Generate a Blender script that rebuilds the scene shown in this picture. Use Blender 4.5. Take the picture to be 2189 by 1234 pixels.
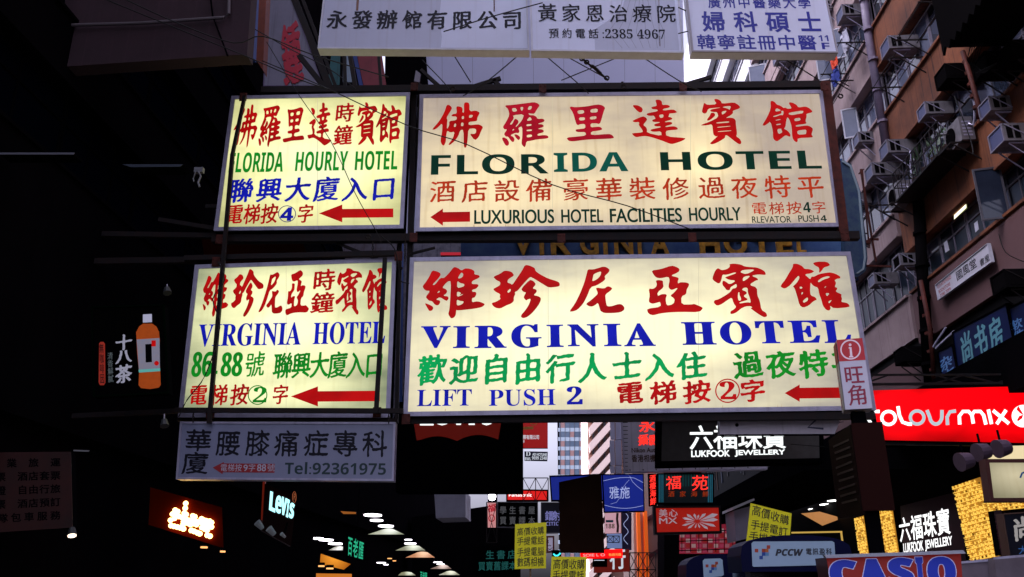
import bpy, bmesh, math, random
from mathutils import Vector, Matrix
from mathutils.geometry import delaunay_2d_cdt
import numpy as np
for _o in list(bpy.data.objects): bpy.data.objects.remove(_o)
SCN = bpy.context.scene
COL = SCN.collection
rnd = random.Random(7)
# ------------------------------------------------------------------ camera
FPX = 1840.0; PITCH = math.radians(19.26); ROLL = math.radians(-0.3); YAW = math.radians(2.23); EYE = 1.6
cam = bpy.data.cameras.new('camera'); cam.lens = FPX/2189*36; cam.sensor_width = 36; cam.clip_end = 3000; cam.clip_start = 0.05
co = bpy.data.objects.new('camera', cam); COL.objects.link(co); SCN.camera = co
_b = Matrix(((1,0,0),(0,math.cos(PITCH),-math.sin(PITCH)),(0,math.sin(PITCH),math.cos(PITCH))))
_b = Matrix.Rotation(YAW,3,'Z') @ _b
_r = Matrix(((math.cos(ROLL),-math.sin(ROLL)),(math.sin(ROLL),math.cos(ROLL))))
# columns: right, up, -forward
_right = _b @ Vector((math.cos(ROLL),0,math.sin(ROLL))); _fw = _b @ Vector((0,1,0)); _up = _right.cross(_fw)
_m = Matrix((_right,_up,-_fw)).transposed().to_4x4(); _m.translation = (0,0,EYE)
co.matrix_world = _m
def ray(px,py):
    x=(px-1094.5)/FPX; y=-(py-617)/FPX
    return _right*x + _up*y + _fw
# ------------------------------------------------------------------ light
SUN_EL = 50; SUN_AZ = -100        # azimuth from the street direction (+Y), negative = left
w = bpy.data.worlds.new('World'); SCN.world = w; w.use_nodes = True
nt = w.node_tree; nt.nodes.clear()
sky = nt.nodes.new('ShaderNodeTexSky'); sky.sky_type = 'NISHITA'; sky.sun_disc = False
sky.sun_elevation = math.radians(SUN_EL); sky.sun_rotation = math.radians(SUN_AZ)
sky.air_density = 1.0; sky.dust_density = 8.0; sky.ozone_density = 1.0
hs = nt.nodes.new('ShaderNodeHueSaturation'); hs.inputs['Saturation'].default_value = 0.22
mx = nt.nodes.new('ShaderNodeMixRGB'); mx.blend_type = 'MULTIPLY'; mx.inputs['Fac'].default_value = 1
mx.inputs['Color2'].default_value = (1.95, 1.9, 2.4, 1)
bg = nt.nodes.new('ShaderNodeBackground'); bg.inputs['Strength'].default_value = 0.15
wo = nt.nodes.new('ShaderNodeOutputWorld')
nt.links.new(sky.outputs[0], hs.inputs['Color']); nt.links.new(hs.outputs[0], mx.inputs['Color1'])
nt.links.new(mx.outputs[0], bg.inputs['Color']); nt.links.new(bg.outputs[0], wo.inputs['Surface'])
sl = bpy.data.lights.new('sun','SUN'); sl.energy = 1.6; sl.angle = math.radians(25); sl.color = (1.0,0.93,0.9)
so = bpy.data.objects.new('sun', sl); COL.objects.link(so)
_az = math.radians(SUN_AZ); _el = math.radians(SUN_EL)
_sd = Vector((math.sin(_az)*math.cos(_el), math.cos(_az)*math.cos(_el), math.sin(_el)))
so.rotation_euler = _sd.to_track_quat('Z','Y').to_euler()
SCN.view_settings.view_transform = 'Standard'; SCN.view_settings.look = 'None'
EXPO = 0.45; LUM = 2**-EXPO      # LUM: lamp output that shows as 1.0 at this exposure
SCN.view_settings.exposure = EXPO; SCN.view_settings.gamma = 1; SCN.view_settings.use_curve_mapping = False
SCN.render.engine = 'CYCLES'
SCN.cycles.max_bounces = 5; SCN.cycles.diffuse_bounces = 2; SCN.cycles.glossy_bounces = 2; SCN.cycles.transmission_bounces = 3
SCN.cycles.sample_clamp_indirect = 3.0; SCN.cycles.use_denoising = True; SCN.cycles.caustics_reflective = False
# ------------------------------------------------------------------ materials
MATS = {}
def mat(name, col, rough=.7, metal=0.0, noise=0.0, nscale=4.0, emis=None, es=0.0, bump=0.0, streak=0.0, col2=None, spec=None, evar=0.0):
    """Painted / plastered / metal surface: base colour broken by noise (wear, dirt) and optional vertical rain streaks."""
    if name in MATS: return MATS[name]
    m = bpy.data.materials.new(name); m.use_nodes = True; t = m.node_tree; p = t.nodes['Principled BSDF']
    p.inputs['Base Color'].default_value = (*col,1); p.inputs['Roughness'].default_value = rough; p.inputs['Metallic'].default_value = metal
    if spec is not None: p.inputs['Specular IOR Level'].default_value = spec
    if emis: p.inputs['Emission Color'].default_value = (*emis,1); p.inputs['Emission Strength'].default_value = es*LUM
    if evar:      # uneven light behind translucent film
        tc = t.nodes.new('ShaderNodeTexCoord'); nz = t.nodes.new('ShaderNodeTexNoise'); nz.inputs['Scale'].default_value = 1.3; nz.inputs['Detail'].default_value = 3
        t.links.new(tc.outputs['Object'], nz.inputs['Vector']); me_ = t.nodes.new('ShaderNodeMixRGB')
        me_.inputs['Color1'].default_value = (*[c*(1-evar) for c in emis],1); me_.inputs['Color2'].default_value = (*[c*(1+evar) for c in emis],1)
        rr = t.nodes.new('ShaderNodeValToRGB'); rr.color_ramp.elements[0].position = .35; rr.color_ramp.elements[1].position = .65
        t.links.new(nz.outputs['Fac'], rr.inputs['Fac']); t.links.new(rr.outputs['Color'], me_.inputs['Fac']); t.links.new(me_.outputs[0], p.inputs['Emission Color'])
    if noise or streak or bump:
        tc = t.nodes.new('ShaderNodeTexCoord'); c2 = col2 or tuple(c*.35 for c in col)
        n1 = t.nodes.new('ShaderNodeTexNoise'); n1.inputs['Scale'].default_value = nscale; n1.inputs['Detail'].default_value = 7; n1.inputs['Roughness'].default_value = .62
        t.links.new(tc.outputs['Object'], n1.inputs['Vector'])
        r1 = t.nodes.new('ShaderNodeValToRGB'); r1.color_ramp.elements[0].position = .38; r1.color_ramp.elements[1].position = .72
        t.links.new(n1.outputs['Fac'], r1.inputs['Fac'])
        k = t.nodes.new('ShaderNodeMath'); k.operation = 'MULTIPLY'; k.inputs[1].default_value = noise
        t.links.new(r1.outputs['Color'], k.inputs[0]); fac = k.outputs[0]
        if streak:
            mp = t.nodes.new('ShaderNodeMapping'); mp.inputs['Scale'].default_value = (8,8,.16)
            n2 = t.nodes.new('ShaderNodeTexNoise'); n2.inputs['Scale'].default_value = 1.6; n2.inputs['Detail'].default_value = 5
            t.links.new(tc.outputs['Object'], mp.inputs['Vector']); t.links.new(mp.outputs[0], n2.inputs['Vector'])
            r2 = t.nodes.new('ShaderNodeValToRGB'); r2.color_ramp.elements[0].position = .55; r2.color_ramp.elements[1].position = .75
            t.links.new(n2.outputs['Fac'], r2.inputs['Fac'])
            k2 = t.nodes.new('ShaderNodeMath'); k2.operation = 'MULTIPLY_ADD'; k2.inputs[1].default_value = streak; k2.use_clamp = True
            t.links.new(r2.outputs['Color'], k2.inputs[0]); t.links.new(fac, k2.inputs[2]); fac = k2.outputs[0]
        mix = t.nodes.new('ShaderNodeMixRGB'); mix.inputs['Color1'].default_value = (*col,1); mix.inputs['Color2'].default_value = (*c2,1)
        t.links.new(fac, mix.inputs['Fac']); t.links.new(mix.outputs[0], p.inputs['Base Color'])
        if bump:
            b = t.nodes.new('ShaderNodeBump'); b.inputs['Strength'].default_value = bump; b.inputs['Distance'].default_value = .03
            n3 = t.nodes.new('ShaderNodeTexNoise'); n3.inputs['Scale'].default_value = nscale*6; n3.inputs['Detail'].default_value = 4
            t.links.new(tc.outputs['Object'], n3.inputs['Vector']); t.links.new(n3.outputs['Fac'], b.inputs['Height']); t.links.new(b.outputs[0], p.inputs['Normal'])
    MATS[name] = m; return m
def backlit(name, base, edge, strength, tubes, dirt=.12, gscale=1.0):
    """Acrylic face of a light box: brighter in front of its tubes (u, v, radius u, radius v, gain), dirt and seams on the acrylic."""
    m = bpy.data.materials.new(name); m.use_nodes = True; t = m.node_tree; p = t.nodes['Principled BSDF']
    p.inputs['Base Color'].default_value = (*[c*.12 for c in base],1); p.inputs['Roughness'].default_value = .35; p.inputs['Specular IOR Level'].default_value = .2
    tc = t.nodes.new('ShaderNodeTexCoord'); tot = None
    for (u,v,ru,rv,g) in tubes:
        mp = t.nodes.new('ShaderNodeMapping'); mp.vector_type = 'POINT'
        mp.inputs['Location'].default_value = (-u/ru,0,-v/rv); mp.inputs['Scale'].default_value = (1/ru,0,1/rv)
        t.links.new(tc.outputs['Object'], mp.inputs['Vector'])
        gr = t.nodes.new('ShaderNodeTexGradient'); gr.gradient_type = 'SPHERICAL'; t.links.new(mp.outputs[0], gr.inputs['Vector'])
        sm = t.nodes.new('ShaderNodeMath'); sm.operation = 'MULTIPLY_ADD'; sm.inputs[1].default_value = g; sm.inputs[2].default_value = 0
        t.links.new(gr.outputs['Fac'], sm.inputs[0])
        if tot: t.links.new(tot, sm.inputs[2])
        tot = sm.outputs[0]
    n = t.nodes.new('ShaderNodeTexNoise'); n.inputs['Scale'].default_value = 1.5; n.inputs['Detail'].default_value = 4; mn_ = t.nodes.new('ShaderNodeMapping'); mn_.inputs['Scale'].default_value = (.45,1,1.3); t.links.new(tc.outputs['Object'], mn_.inputs['Vector']); t.links.new(mn_.outputs[0], n.inputs['Vector'])
    mr = t.nodes.new('ShaderNodeMath'); mr.operation = 'MULTIPLY_ADD'; mr.inputs[1].default_value = .8; mr.inputs[2].default_value = -.42
    t.links.new(n.outputs['Fac'], mr.inputs[0])
    ad = t.nodes.new('ShaderNodeMath'); ad.operation = 'ADD'; t.links.new(mr.outputs[0], ad.inputs[0])
    if tot: t.links.new(tot, ad.inputs[1])
    mix = t.nodes.new('ShaderNodeMixRGB'); mix.use_clamp = True; mix.inputs['Color1'].default_value = (*edge,1); mix.inputs['Color2'].default_value = (*base,1)
    t.links.new(ad.outputs[0], mix.inputs['Fac'])
    # drips of dirt
    m2 = t.nodes.new('ShaderNodeMapping'); m2.inputs['Scale'].default_value = (7,1,.5); t.links.new(tc.outputs['Object'], m2.inputs['Vector'])
    n2 = t.nodes.new('ShaderNodeTexNoise'); n2.inputs['Scale'].default_value = 1.3; n2.inputs['Detail'].default_value = 6; t.links.new(m2.outputs[0], n2.inputs['Vector'])
    rr = t.nodes.new('ShaderNodeValToRGB'); rr.color_ramp.elements[0].position = .52; rr.color_ramp.elements[1].position = .8
    rr.color_ramp.elements[0].color = (1,1,1,1); rr.color_ramp.elements[1].color = (1-dirt*2,1-dirt*2.6,1-dirt*3.4,1); t.links.new(n2.outputs['Fac'], rr.inputs['Fac'])
    mu = t.nodes.new('ShaderNodeMixRGB'); mu.blend_type = 'MULTIPLY'; mu.inputs['Fac'].default_value = 1
    t.links.new(mix.outputs[0], mu.inputs['Color1']); t.links.new(rr.outputs['Color'], mu.inputs['Color2'])
    t.links.new(mu.outputs[0], p.inputs['Emission Color']); p.inputs['Emission Strength'].default_value = strength*LUM
    return m
def glow(name, col, es, base=None): return mat(name, base or tuple(c*.3 for c in col), .5, emis=col, es=es)
# ------------------------------------------------------------------ mesh helpers
class MB:
    def __init__(s): s.v=[]; s.f=[]
    def quad(s, a,b,c,d): i=len(s.v); s.v+= [tuple(a),tuple(b),tuple(c),tuple(d)]; s.f.append((i,i+1,i+2,i+3)); return s
    def prism(s, pts, off):
        """closed prism from a planar polygon pts and an offset vector"""
        n=len(pts); i=len(s.v); off=Vector(off); s.v+= [tuple(p) for p in pts]+[tuple(Vector(p)+off) for p in pts]
        s.f.append(tuple(range(i+n-1,i-1,-1))); s.f.append(tuple(range(i+n,i+2*n)))
        for k in range(n): j=(k+1)%n; s.f.append((i+k,i+j,i+n+j,i+n+k))
        return s
    def box(s, x0,x1,y0,y1,z0,z1):
        return s.prism([(x0,y0,z0),(x1,y0,z0),(x1,y1,z0),(x0,y1,z0)],(0,0,z1-z0))
    def bar(s, a,b,w,h=None):
        a=Vector(a);b=Vector(b);h=h or w;d=(b-a)
        if d.length<1e-6: return s
        dn=d.normalized(); r=Vector((0,0,1)) if abs(dn.z)<.9 else Vector((0,1,0))
        x=dn.cross(r).normalized()*w/2; y=x.cross(dn).normalized()*h/2
        return s.prism([a-x-y,a+x-y,a+x+y,a-x+y],d)
    def tube(s, pts, r, n=6, r2=None):
        pts=[Vector(p) for p in pts]; m=len(pts); i0=len(s.v)
        for k,p in enumerate(pts):
            d=(pts[min(k+1,m-1)]-pts[max(k-1,0)]).normalized(); q=Vector((0,0,1)) if abs(d.z)<.9 else Vector((1,0,0))
            x=d.cross(q).normalized(); y=x.cross(d); rr=r if r2 is None else r+(r2-r)*k/(m-1)
            for j in range(n): a=2*math.pi*j/n; s.v.append(tuple(p+x*rr*math.cos(a)+y*rr*math.sin(a)))
        for k in range(m-1):
            for j in range(n): a=i0+k*n+j; b=i0+k*n+(j+1)%n; s.f.append((a,b,b+n,a+n))
        s.f.append(tuple(i0+j for j in range(n-1,-1,-1))); s.f.append(tuple(i0+(m-1)*n+j for j in range(n)))
        return s
    def build(s, name, m, parent=None, smooth=False, **props):
        me=bpy.data.meshes.new(name); me.from_pydata(s.v,[],s.f); me.validate()
        if m: me.materials.append(m)
        bm=bmesh.new(); bm.from_mesh(me); bmesh.ops.recalc_face_normals(bm, faces=bm.faces); bm.to_mesh(me); bm.free()
        if smooth:
            for p in me.polygons: p.use_smooth=True
        return link(name, me, parent, **props)
def link(name, data, parent=None, **props):
    o=bpy.data.objects.new(name, data); COL.objects.link(o); o.parent=parent
    for k,v in props.items(): o[k]=v
    return o
def thing(name, label, cat, loc=(0,0,0), rz=0.0, group=None, mesh=None):
    o=link(name, mesh, None, label=label, category=cat); o.location=loc; o.rotation_euler=(0,0,rz)
    if group: o['group']=group
    return o
def onplane(px,py, y=None, x=None, z=None):
    d=ray(px,py)
    if y is not None: t=y/d.y
    elif x is not None: t=x/d.x
    else: t=(z-EYE)/d.z
    return Vector((0,0,EYE))+d*t
class Plane:
    """Vertical plane through (x, y) with heading a (degrees): local X runs along it, local Y points into it, local Z is up."""
    def __init__(s, org, a=0.0):
        s.o=Vector(org); s.a=math.radians(a); s.u=Vector((math.cos(s.a),math.sin(s.a),0)); s.n=Vector((-math.sin(s.a),math.cos(s.a),0))
    def uv(s,px,py):
        d=ray(px,py); c=Vector((0,0,EYE)); t=(s.o-c).dot(s.n)/d.dot(s.n); p=c+d*t-s.o
        return p.dot(s.u), p.z
# ------------------------------------------------------------------ lettering
_FONT={}
def _sample(sp):
    """bezier spline of a glyph -> list of (x, y, corner)"""
    pts=[]; b=sp.bezier_points; n=len(b)
    for i in range(n):
        p=b[i]; q=b[(i+1)%n]
        p0=p.co.xy; p1=p.handle_right.xy; p2=q.handle_left.xy; p3=q.co.xy
        ch=(p3-p0).length
        if ch<1e-5: continue
        dn=(p3-p0)/ch
        dev=max(abs((p1-p0).x*dn.y-(p1-p0).y*dn.x),abs((p2-p0).x*dn.y-(p2-p0).y*dn.x))
        k=1 if dev<.004*1 else max(2,min(8,int(ch/.05)+2))
        for j in range(k):
            t=j/k; u=1-t; pts.append(p0*u**3+p1*3*u*u*t+p2*3*u*t*t+p3*t**3)
    return np.array([tuple(p) for p in pts])
def outline(text):
    if text in _FONT: return _FONT[text]
    c=bpy.data.curves.new('t','FONT'); c.body=text; o=bpy.data.objects.new('t',c); COL.objects.link(o)
    k=o.to_curve(bpy.context.evaluated_depsgraph_get()); r=[]
    for sp in k.splines:
        if len(sp.bezier_points)>2:
            a=_sample(sp)
            if len(a)>2: r.append((sp.character_index,a))
    o.to_curve_clear(); bpy.data.objects.remove(o); bpy.data.curves.remove(c)
    _FONT[text]=r; return r
def area(a): x,y=a[:,0],a[:,1]; return .5*float(np.sum(x*np.roll(y,-1)-np.roll(x,-1)*y))
def offset(a, sg, wx, wy):
    """push the outline out by wx on upright edges and wy on level ones"""
    e=np.roll(a,-1,0)-a; l=np.maximum(np.hypot(e[:,0],e[:,1]),1e-9); n=np.stack([e[:,1],-e[:,0]],1)/l[:,None]*sg
    np_=np.roll(n,1,0); b=n+np_; bl=np.maximum(np.hypot(b[:,0],b[:,1]),.55); b=b/bl[:,None]
    m=1/np.maximum((b*n).sum(1),.62)
    return a+b*m[:,None]*np.array([wx,wy])
def chaikin(a,q=.25):
    b=np.roll(a,-1,0); return np.stack([a*(1-q)+b*q,a*q+b*(1-q)],1).reshape(-1,2)
def dens(a,h):
    out=[]
    for i in range(len(a)):
        p,q=a[i],a[(i+1)%len(a)]; k=max(1,int(np.hypot(*(q-p))/h))
        for j in range(k): out.append(p+(q-p)*j/k)
    return np.array(out)
def brush(cs, w=.018, rise=.07, rough=.008, taper=1.0, seed=0, wy=None):
    """Turn an even-stroked glyph into a brush-written one: rising level strokes, heavy uprights, wedge ends."""
    if not cs: return cs
    big=max(cs,key=lambda a:abs(area(a))); sg=1 if area(big)>0 else -1
    r=random.Random(seed); ph=[r.uniform(0,6.28) for _ in range(6)]; out=[]
    for a in cs:
        a=a.copy(); n=len(a); dirs=[]
        e=np.roll(a,-1,0)-a; L=np.hypot(e[:,0],e[:,1]); res=[]; skip=set()
        def turn(i):
            p=e[i-1]; q=e[i]; return (p[0]*q[1]-p[1]*q[0])*sg/max(1e-9,np.hypot(*p)*np.hypot(*q))
        i=0
        while i<n:
            j=(i+1)%n
            if L[i]<.135 and L[i]>.03 and turn(i)>.6 and turn(j)>.6 and L[i-1]>.05 and L[j]>.05 and i not in skip:
                p,q=a[i],a[j]; m=(p+q)/2; d=np.array([e[i][1],-e[i][0]])*sg/L[i]; h=(q-p)/2
                T=taper*L[i]
                if d[1]<-.25 and d[0]<.3 and d[0]<-.2:   # left falling: to a point
                    res+= [m-h*.8-d*.2*T, m-h*.15+d*.55*T, m+h*.25+d*.5*T, m+h*.9-d*.5*T]
                elif d[1]<-.25 and d[0]>.2:              # right falling: wide foot
                    res+= [m-h*1.25-d*.2*T, m+d*.75*T-h*.3, m+h*1.2-d*.35*T]
                elif d[1]<-.6:                           # upright foot
                    res+= [m-h*.95-d*.1*T, m-h*.5+d*.4*T, m+h*.5+d*.25*T, m+h*.95-d*.1*T]
                elif abs(d[0])>.6 and d[0]>0:            # right end of a level stroke: press down
                    up=1 if h[1]>0 else -1
                    res+= [m-h*1.25-d*.2*T+np.array([0,.0]), m-h*.8+d*.15*T, m+h*.8+d*.45*T, m+h*1.45-d*.35*T] if up>0 else [m-h*1.45-d*.35*T, m-h*.8+d*.45*T, m+h*.8+d*.15*T, m+h*1.25-d*.2*T]
                elif abs(d[0])>.6:                       # left end: slanted entry
                    up=1 if h[1]>0 else -1
                    res+= [m-h*1.1+d*.05*T, m+d*.15*T, m+h*1.25+d*.4*T, m+h*1.2-d*.4*T] if up>0 else [m-h*1.2-d*.4*T, m-h*1.25+d*.4*T, m+d*.15*T, m+h*1.1+d*.05*T]
                else:                                    # top: slanted, a shoulder to the left
                    lf=1 if h[0]<0 else -1
                    res+= [m-h*1.0-d*.2*T, m-h*.6+d*.1*T, m+h*.6+d*.55*T, m+h*1.5+d*.1*T, m+h*1.1-d*.5*T] if lf>0 else [m-h*1.1-d*.5*T, m-h*1.5+d*.1*T, m-h*.6+d*.55*T, m+h*.6+d*.1*T, m+h*1.0-d*.2*T]
                skip.add(j); i+=2
                if i>n: res.pop(0) if False else None
            else:
                if i not in skip: res.append(a[i])
                i+=1
        b=np.array(res) if len(res)>2 else a
        b=offset(b,sg,w,(w*.45 if wy is None else wy)); b=dens(b,.045); b=chaikin(b,.28); b=chaikin(b)
        x,y=b[:,0].copy(),b[:,1].copy()
        b[:,0]+=rough*(np.sin(y*17+x*9+ph[0])+.6*np.sin(y*31-x*23+ph[1])); b[:,1]+=rough*(np.sin(x*15-y*7+ph[2])+.6*np.sin(x*33+y*19+ph[3]))
        b[:,1]+=rise*(b[:,0]-.5); b[:,0]+=rise*.35*(b[:,1]-.4)
        out.append(b)
    return out
def bolden(cs,wx,wy,rnd_=False):
    if not cs: return cs
    big=max(cs,key=lambda a:abs(area(a))); sg=1 if area(big)>0 else -1
    r=[offset(a,sg,wx,wy) for a in cs]
    return [chaikin(dens(a,.07)) for a in r] if rnd_ else r
def fill(name, loops, m, parent, w=-.016, thick=0.0, evenodd=False, **props):
    """loops: 2-D outlines in the parent's local X/Z plane -> one filled mesh standing w in front (negative local Y)"""
    loops=[np.asarray(a,float) for a in loops if len(a)>2]; V=[];E=[]
    for a in loops:
        n=len(a); i=len(V); V+= [Vector((float(p[0]),float(p[1]))) for p in a]; E+= [(i+k,i+(k+1)%n) for k in range(n)]
    co_,ed,fa,_,_,_=delaunay_2d_cdt(V,E,[],0,1e-5)
    P=np.array([tuple(v) for v in co_]); F=np.array([tuple(f) for f in fa]); c=P[F].mean(1)
    wn=np.zeros(len(c),int)
    for a in loops:
        x,y=a[:,0],a[:,1]; X,Y=np.roll(x,-1),np.roll(y,-1)
        up=(y[None]<=c[:,1:2])&(Y[None]>c[:,1:2]); dn=(y[None]>c[:,1:2])&(Y[None]<=c[:,1:2])
        cr=(X-x)[None]*(c[:,1:2]-y[None])-(c[:,0:1]-x[None])*(Y-y)[None]
        wn+= (up&(cr>0)).sum(1)-(dn&(cr<0)).sum(1)
    F=F[(wn%2!=0) if evenodd else (wn!=0)]
    if not len(F): F=np.zeros((0,3),int)
    vs=[(p[0],w,p[1]) for p in P]; fs=[tuple(int(k) for k in f) for f in F]
    if thick:
        n=len(vs); cnt={}
        for f in fs:
            for k in range(3): cnt[(f[k],f[(k+1)%3])]=1
        vs+= [(p[0],w-thick,p[1]) for p in P]; fr=[tuple(k+n for k in f) for f in fs]
        sd=[(e[0],e[1],e[1]+n,e[0]+n) for e in cnt if (e[1],e[0]) not in cnt]
        fs=[f[::-1] for f in fs]+fr+sd
    me=bpy.data.meshes.new(name); me.from_pydata(vs,[],fs); me.materials.append(m)
    return link(name, me, parent, **props)
SERIF={}
for _k in range(26): SERIF[chr(65+_k)]=chr(0x1D400+_k); SERIF[chr(97+_k)]=chr(0x1D41A+_k)
for _k in range(10): SERIF[chr(48+_k)]=chr(0x1D7CE+_k)
BOLD={}
for _k in range(26): BOLD[chr(65+_k)]=chr(0x1D5D4+_k); BOLD[chr(97+_k)]=chr(0x1D5EE+_k)
for _k in range(10): BOLD[chr(48+_k)]=chr(0x1D7EC+_k)
OBL={}
for _k in range(26): OBL[chr(65+_k)]=chr(0x1D63C+_k); OBL[chr(97+_k)]=chr(0x1D656+_k)
for _k in range(10): OBL[chr(48+_k)]=BOLD[chr(48+_k)]
def is_cjk(s): return any(ord(c)>0x2E00 and ord(c)<0xFFFF for c in s)
# ------------------------------------------------------------------ clean outlines: raster union, then marching squares
RX0,RX1,RZ0,RZ1 = -.2,1.3,-.3,1.2
def raster(loops, n):
    """non-zero winding raster of loops on an n x n grid over the em box"""
    W=np.zeros((n,n+1)); sx=(RX1-RX0)/n; sz=(RZ1-RZ0)/n
    for a in loops:
        x=(a[:,0]-RX0)/sx-.5; z=(a[:,1]-RZ0)/sz-.5; X=np.roll(x,-1); Z=np.roll(z,-1)
        for i in range(len(a)):
            z0,z1=z[i],Z[i]
            if z0==z1: continue
            sg=1 if z1>z0 else -1; lo,hi=(z0,z1) if sg>0 else (z1,z0)
            r0=max(0,math.ceil(lo)); r1=min(n-1,math.ceil(hi)-1)
            for r in range(r0,r1+1):
                xx=x[i]+(X[i]-x[i])*(r-z0)/(z1-z0); c=int(min(max(math.ceil(xx),0),n)); W[r,c]+=sg
    return (np.cumsum(W,1)[:,:n].round()!=0).astype('f')
def blur(m,k):
    for _ in range(k):
        m=(np.roll(m,1,0)+2*m+np.roll(m,-1,0))/4; m=(np.roll(m,1,1)+2*m+np.roll(m,-1,1))/4
    return m
def march(m, lev=.5):
    """closed contours of m at lev, in grid units"""
    n,k=m.shape; seg={}
    b=(m>lev); q=b[:-1,:-1].astype(int)+2*b[:-1,1:]+4*b[1:,1:]+8*b[1:,:-1]
    T={1:[(3,0)],2:[(0,1)],3:[(3,1)],4:[(1,2)],5:[(3,2),(1,0)],6:[(0,2)],7:[(3,2)],8:[(2,3)],9:[(2,0)],10:[(0,3),(2,1)],11:[(2,1)],12:[(1,3)],13:[(1,0)],14:[(0,3)]}
    for r,c in zip(*np.nonzero((q>0)&(q<15))):
        for s,e in T[int(q[r,c])]:
            ks=[(r,c,0),(r,c+1,1),(r+1,c,0),(r,c,1)]; seg[ks[s]]=ks[e]
    def pt(k):
        r,c,v=k
        if v==0: a,d=m[r,c],m[r,c+1]; return (c+(lev-a)/(d-a), r)
        a,d=m[r,c],m[r+1,c]; return (c, r+(lev-a)/(d-a))
    out=[]
    while seg:
        s,e=seg.popitem(); loop=[pt(s)]; 
        while e!=s and e in seg: loop.append(pt(e)); e=seg.pop(e)
        if len(loop)>5: out.append(np.array(loop))
    return out
def simplify(a,tol):
    n=len(a)
    if n<8: return a
    j=int(np.argmax(np.hypot(*(a-a[0]).T))); keep={0,j}; st=[(0,j),(j,n)]
    A=np.vstack([a,a[:1]])
    while st:
        i,k=st.pop()
        if k-i<2: continue
        p,q=A[i],A[k]; d=q-p; L=np.hypot(*d)
        s=A[i+1:k]-p; dist=np.abs(s[:,0]*d[1]-s[:,1]*d[0])/L if L>1e-9 else np.hypot(s[:,0],s[:,1])
        w=int(np.argmax(dist))
        if dist[w]>tol: keep.add(i+1+w); st+= [(i,i+1+w),(i+1+w,k)]
    return a[sorted(x%n for x in keep)]
def clean(loops, n=132, k=1, tol=.35):
    m=blur(raster(loops,n),k); r=[]
    for a in march(m):
        a=simplify(a,tol)
        if len(a)>2: r.append(np.stack([RX0+(a[:,0]+.5)*(RX1-RX0)/n, RZ0+(a[:,1]+.5)*(RZ1-RZ0)/n],1))
    return r
STY={ # kind, weight x, weight y, rise, rough, grid
 'kai':('b',.012,.004,.05,.0035,132),'kaib':('b',.028,.011,.06,.004,140),'xing':('b',.036,.016,.12,.007,150),'kais':('b',.006,.001,.05,.003,100),
 'li':('b',.010,.012,.0,.006,140),'hei':('o',.016,.014),'heib':('o',.026,.020),'heil':('o',.0,.0),'pen':('b',.004,.002,.06,.004,100)}
GC={}
def glyph(ch, st):
    key=(ch,st)
    if key in GC: return GC[key]
    cs=[a for _,a in outline(ch)]; s=STY[st]
    if cs:
        if s[0]=='b': cs=clean(brush(cs,w=s[1],wy=s[2],rise=s[3],rough=s[4],seed=ord(ch)),s[5])
        elif s[1]>0: cs=clean(bolden(cs,s[1],s[2]),120,0,.3)
    GC[key]=[c+np.array([0,.12]) for c in cs]      # em cell becomes 0..1 x 0..1
    return GC[key]
HAND={}   # hand-drawn characters: key -> loops in a 0..1 cell
def latin(s, st, wx=0, wy=0):
    mp={'serif':SERIF,'bold':BOLD,'obl':OBL}.get(st,{}); t=''.join(mp.get(c,c) for c in s)
    cs=outline(t); by={}
    for i,a in cs: by.setdefault(i,[]).append(a)
    L=[]
    for i in by: L+= bolden(by[i],wx,wy) if (wx or wy) else by[i]
    return L
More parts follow.
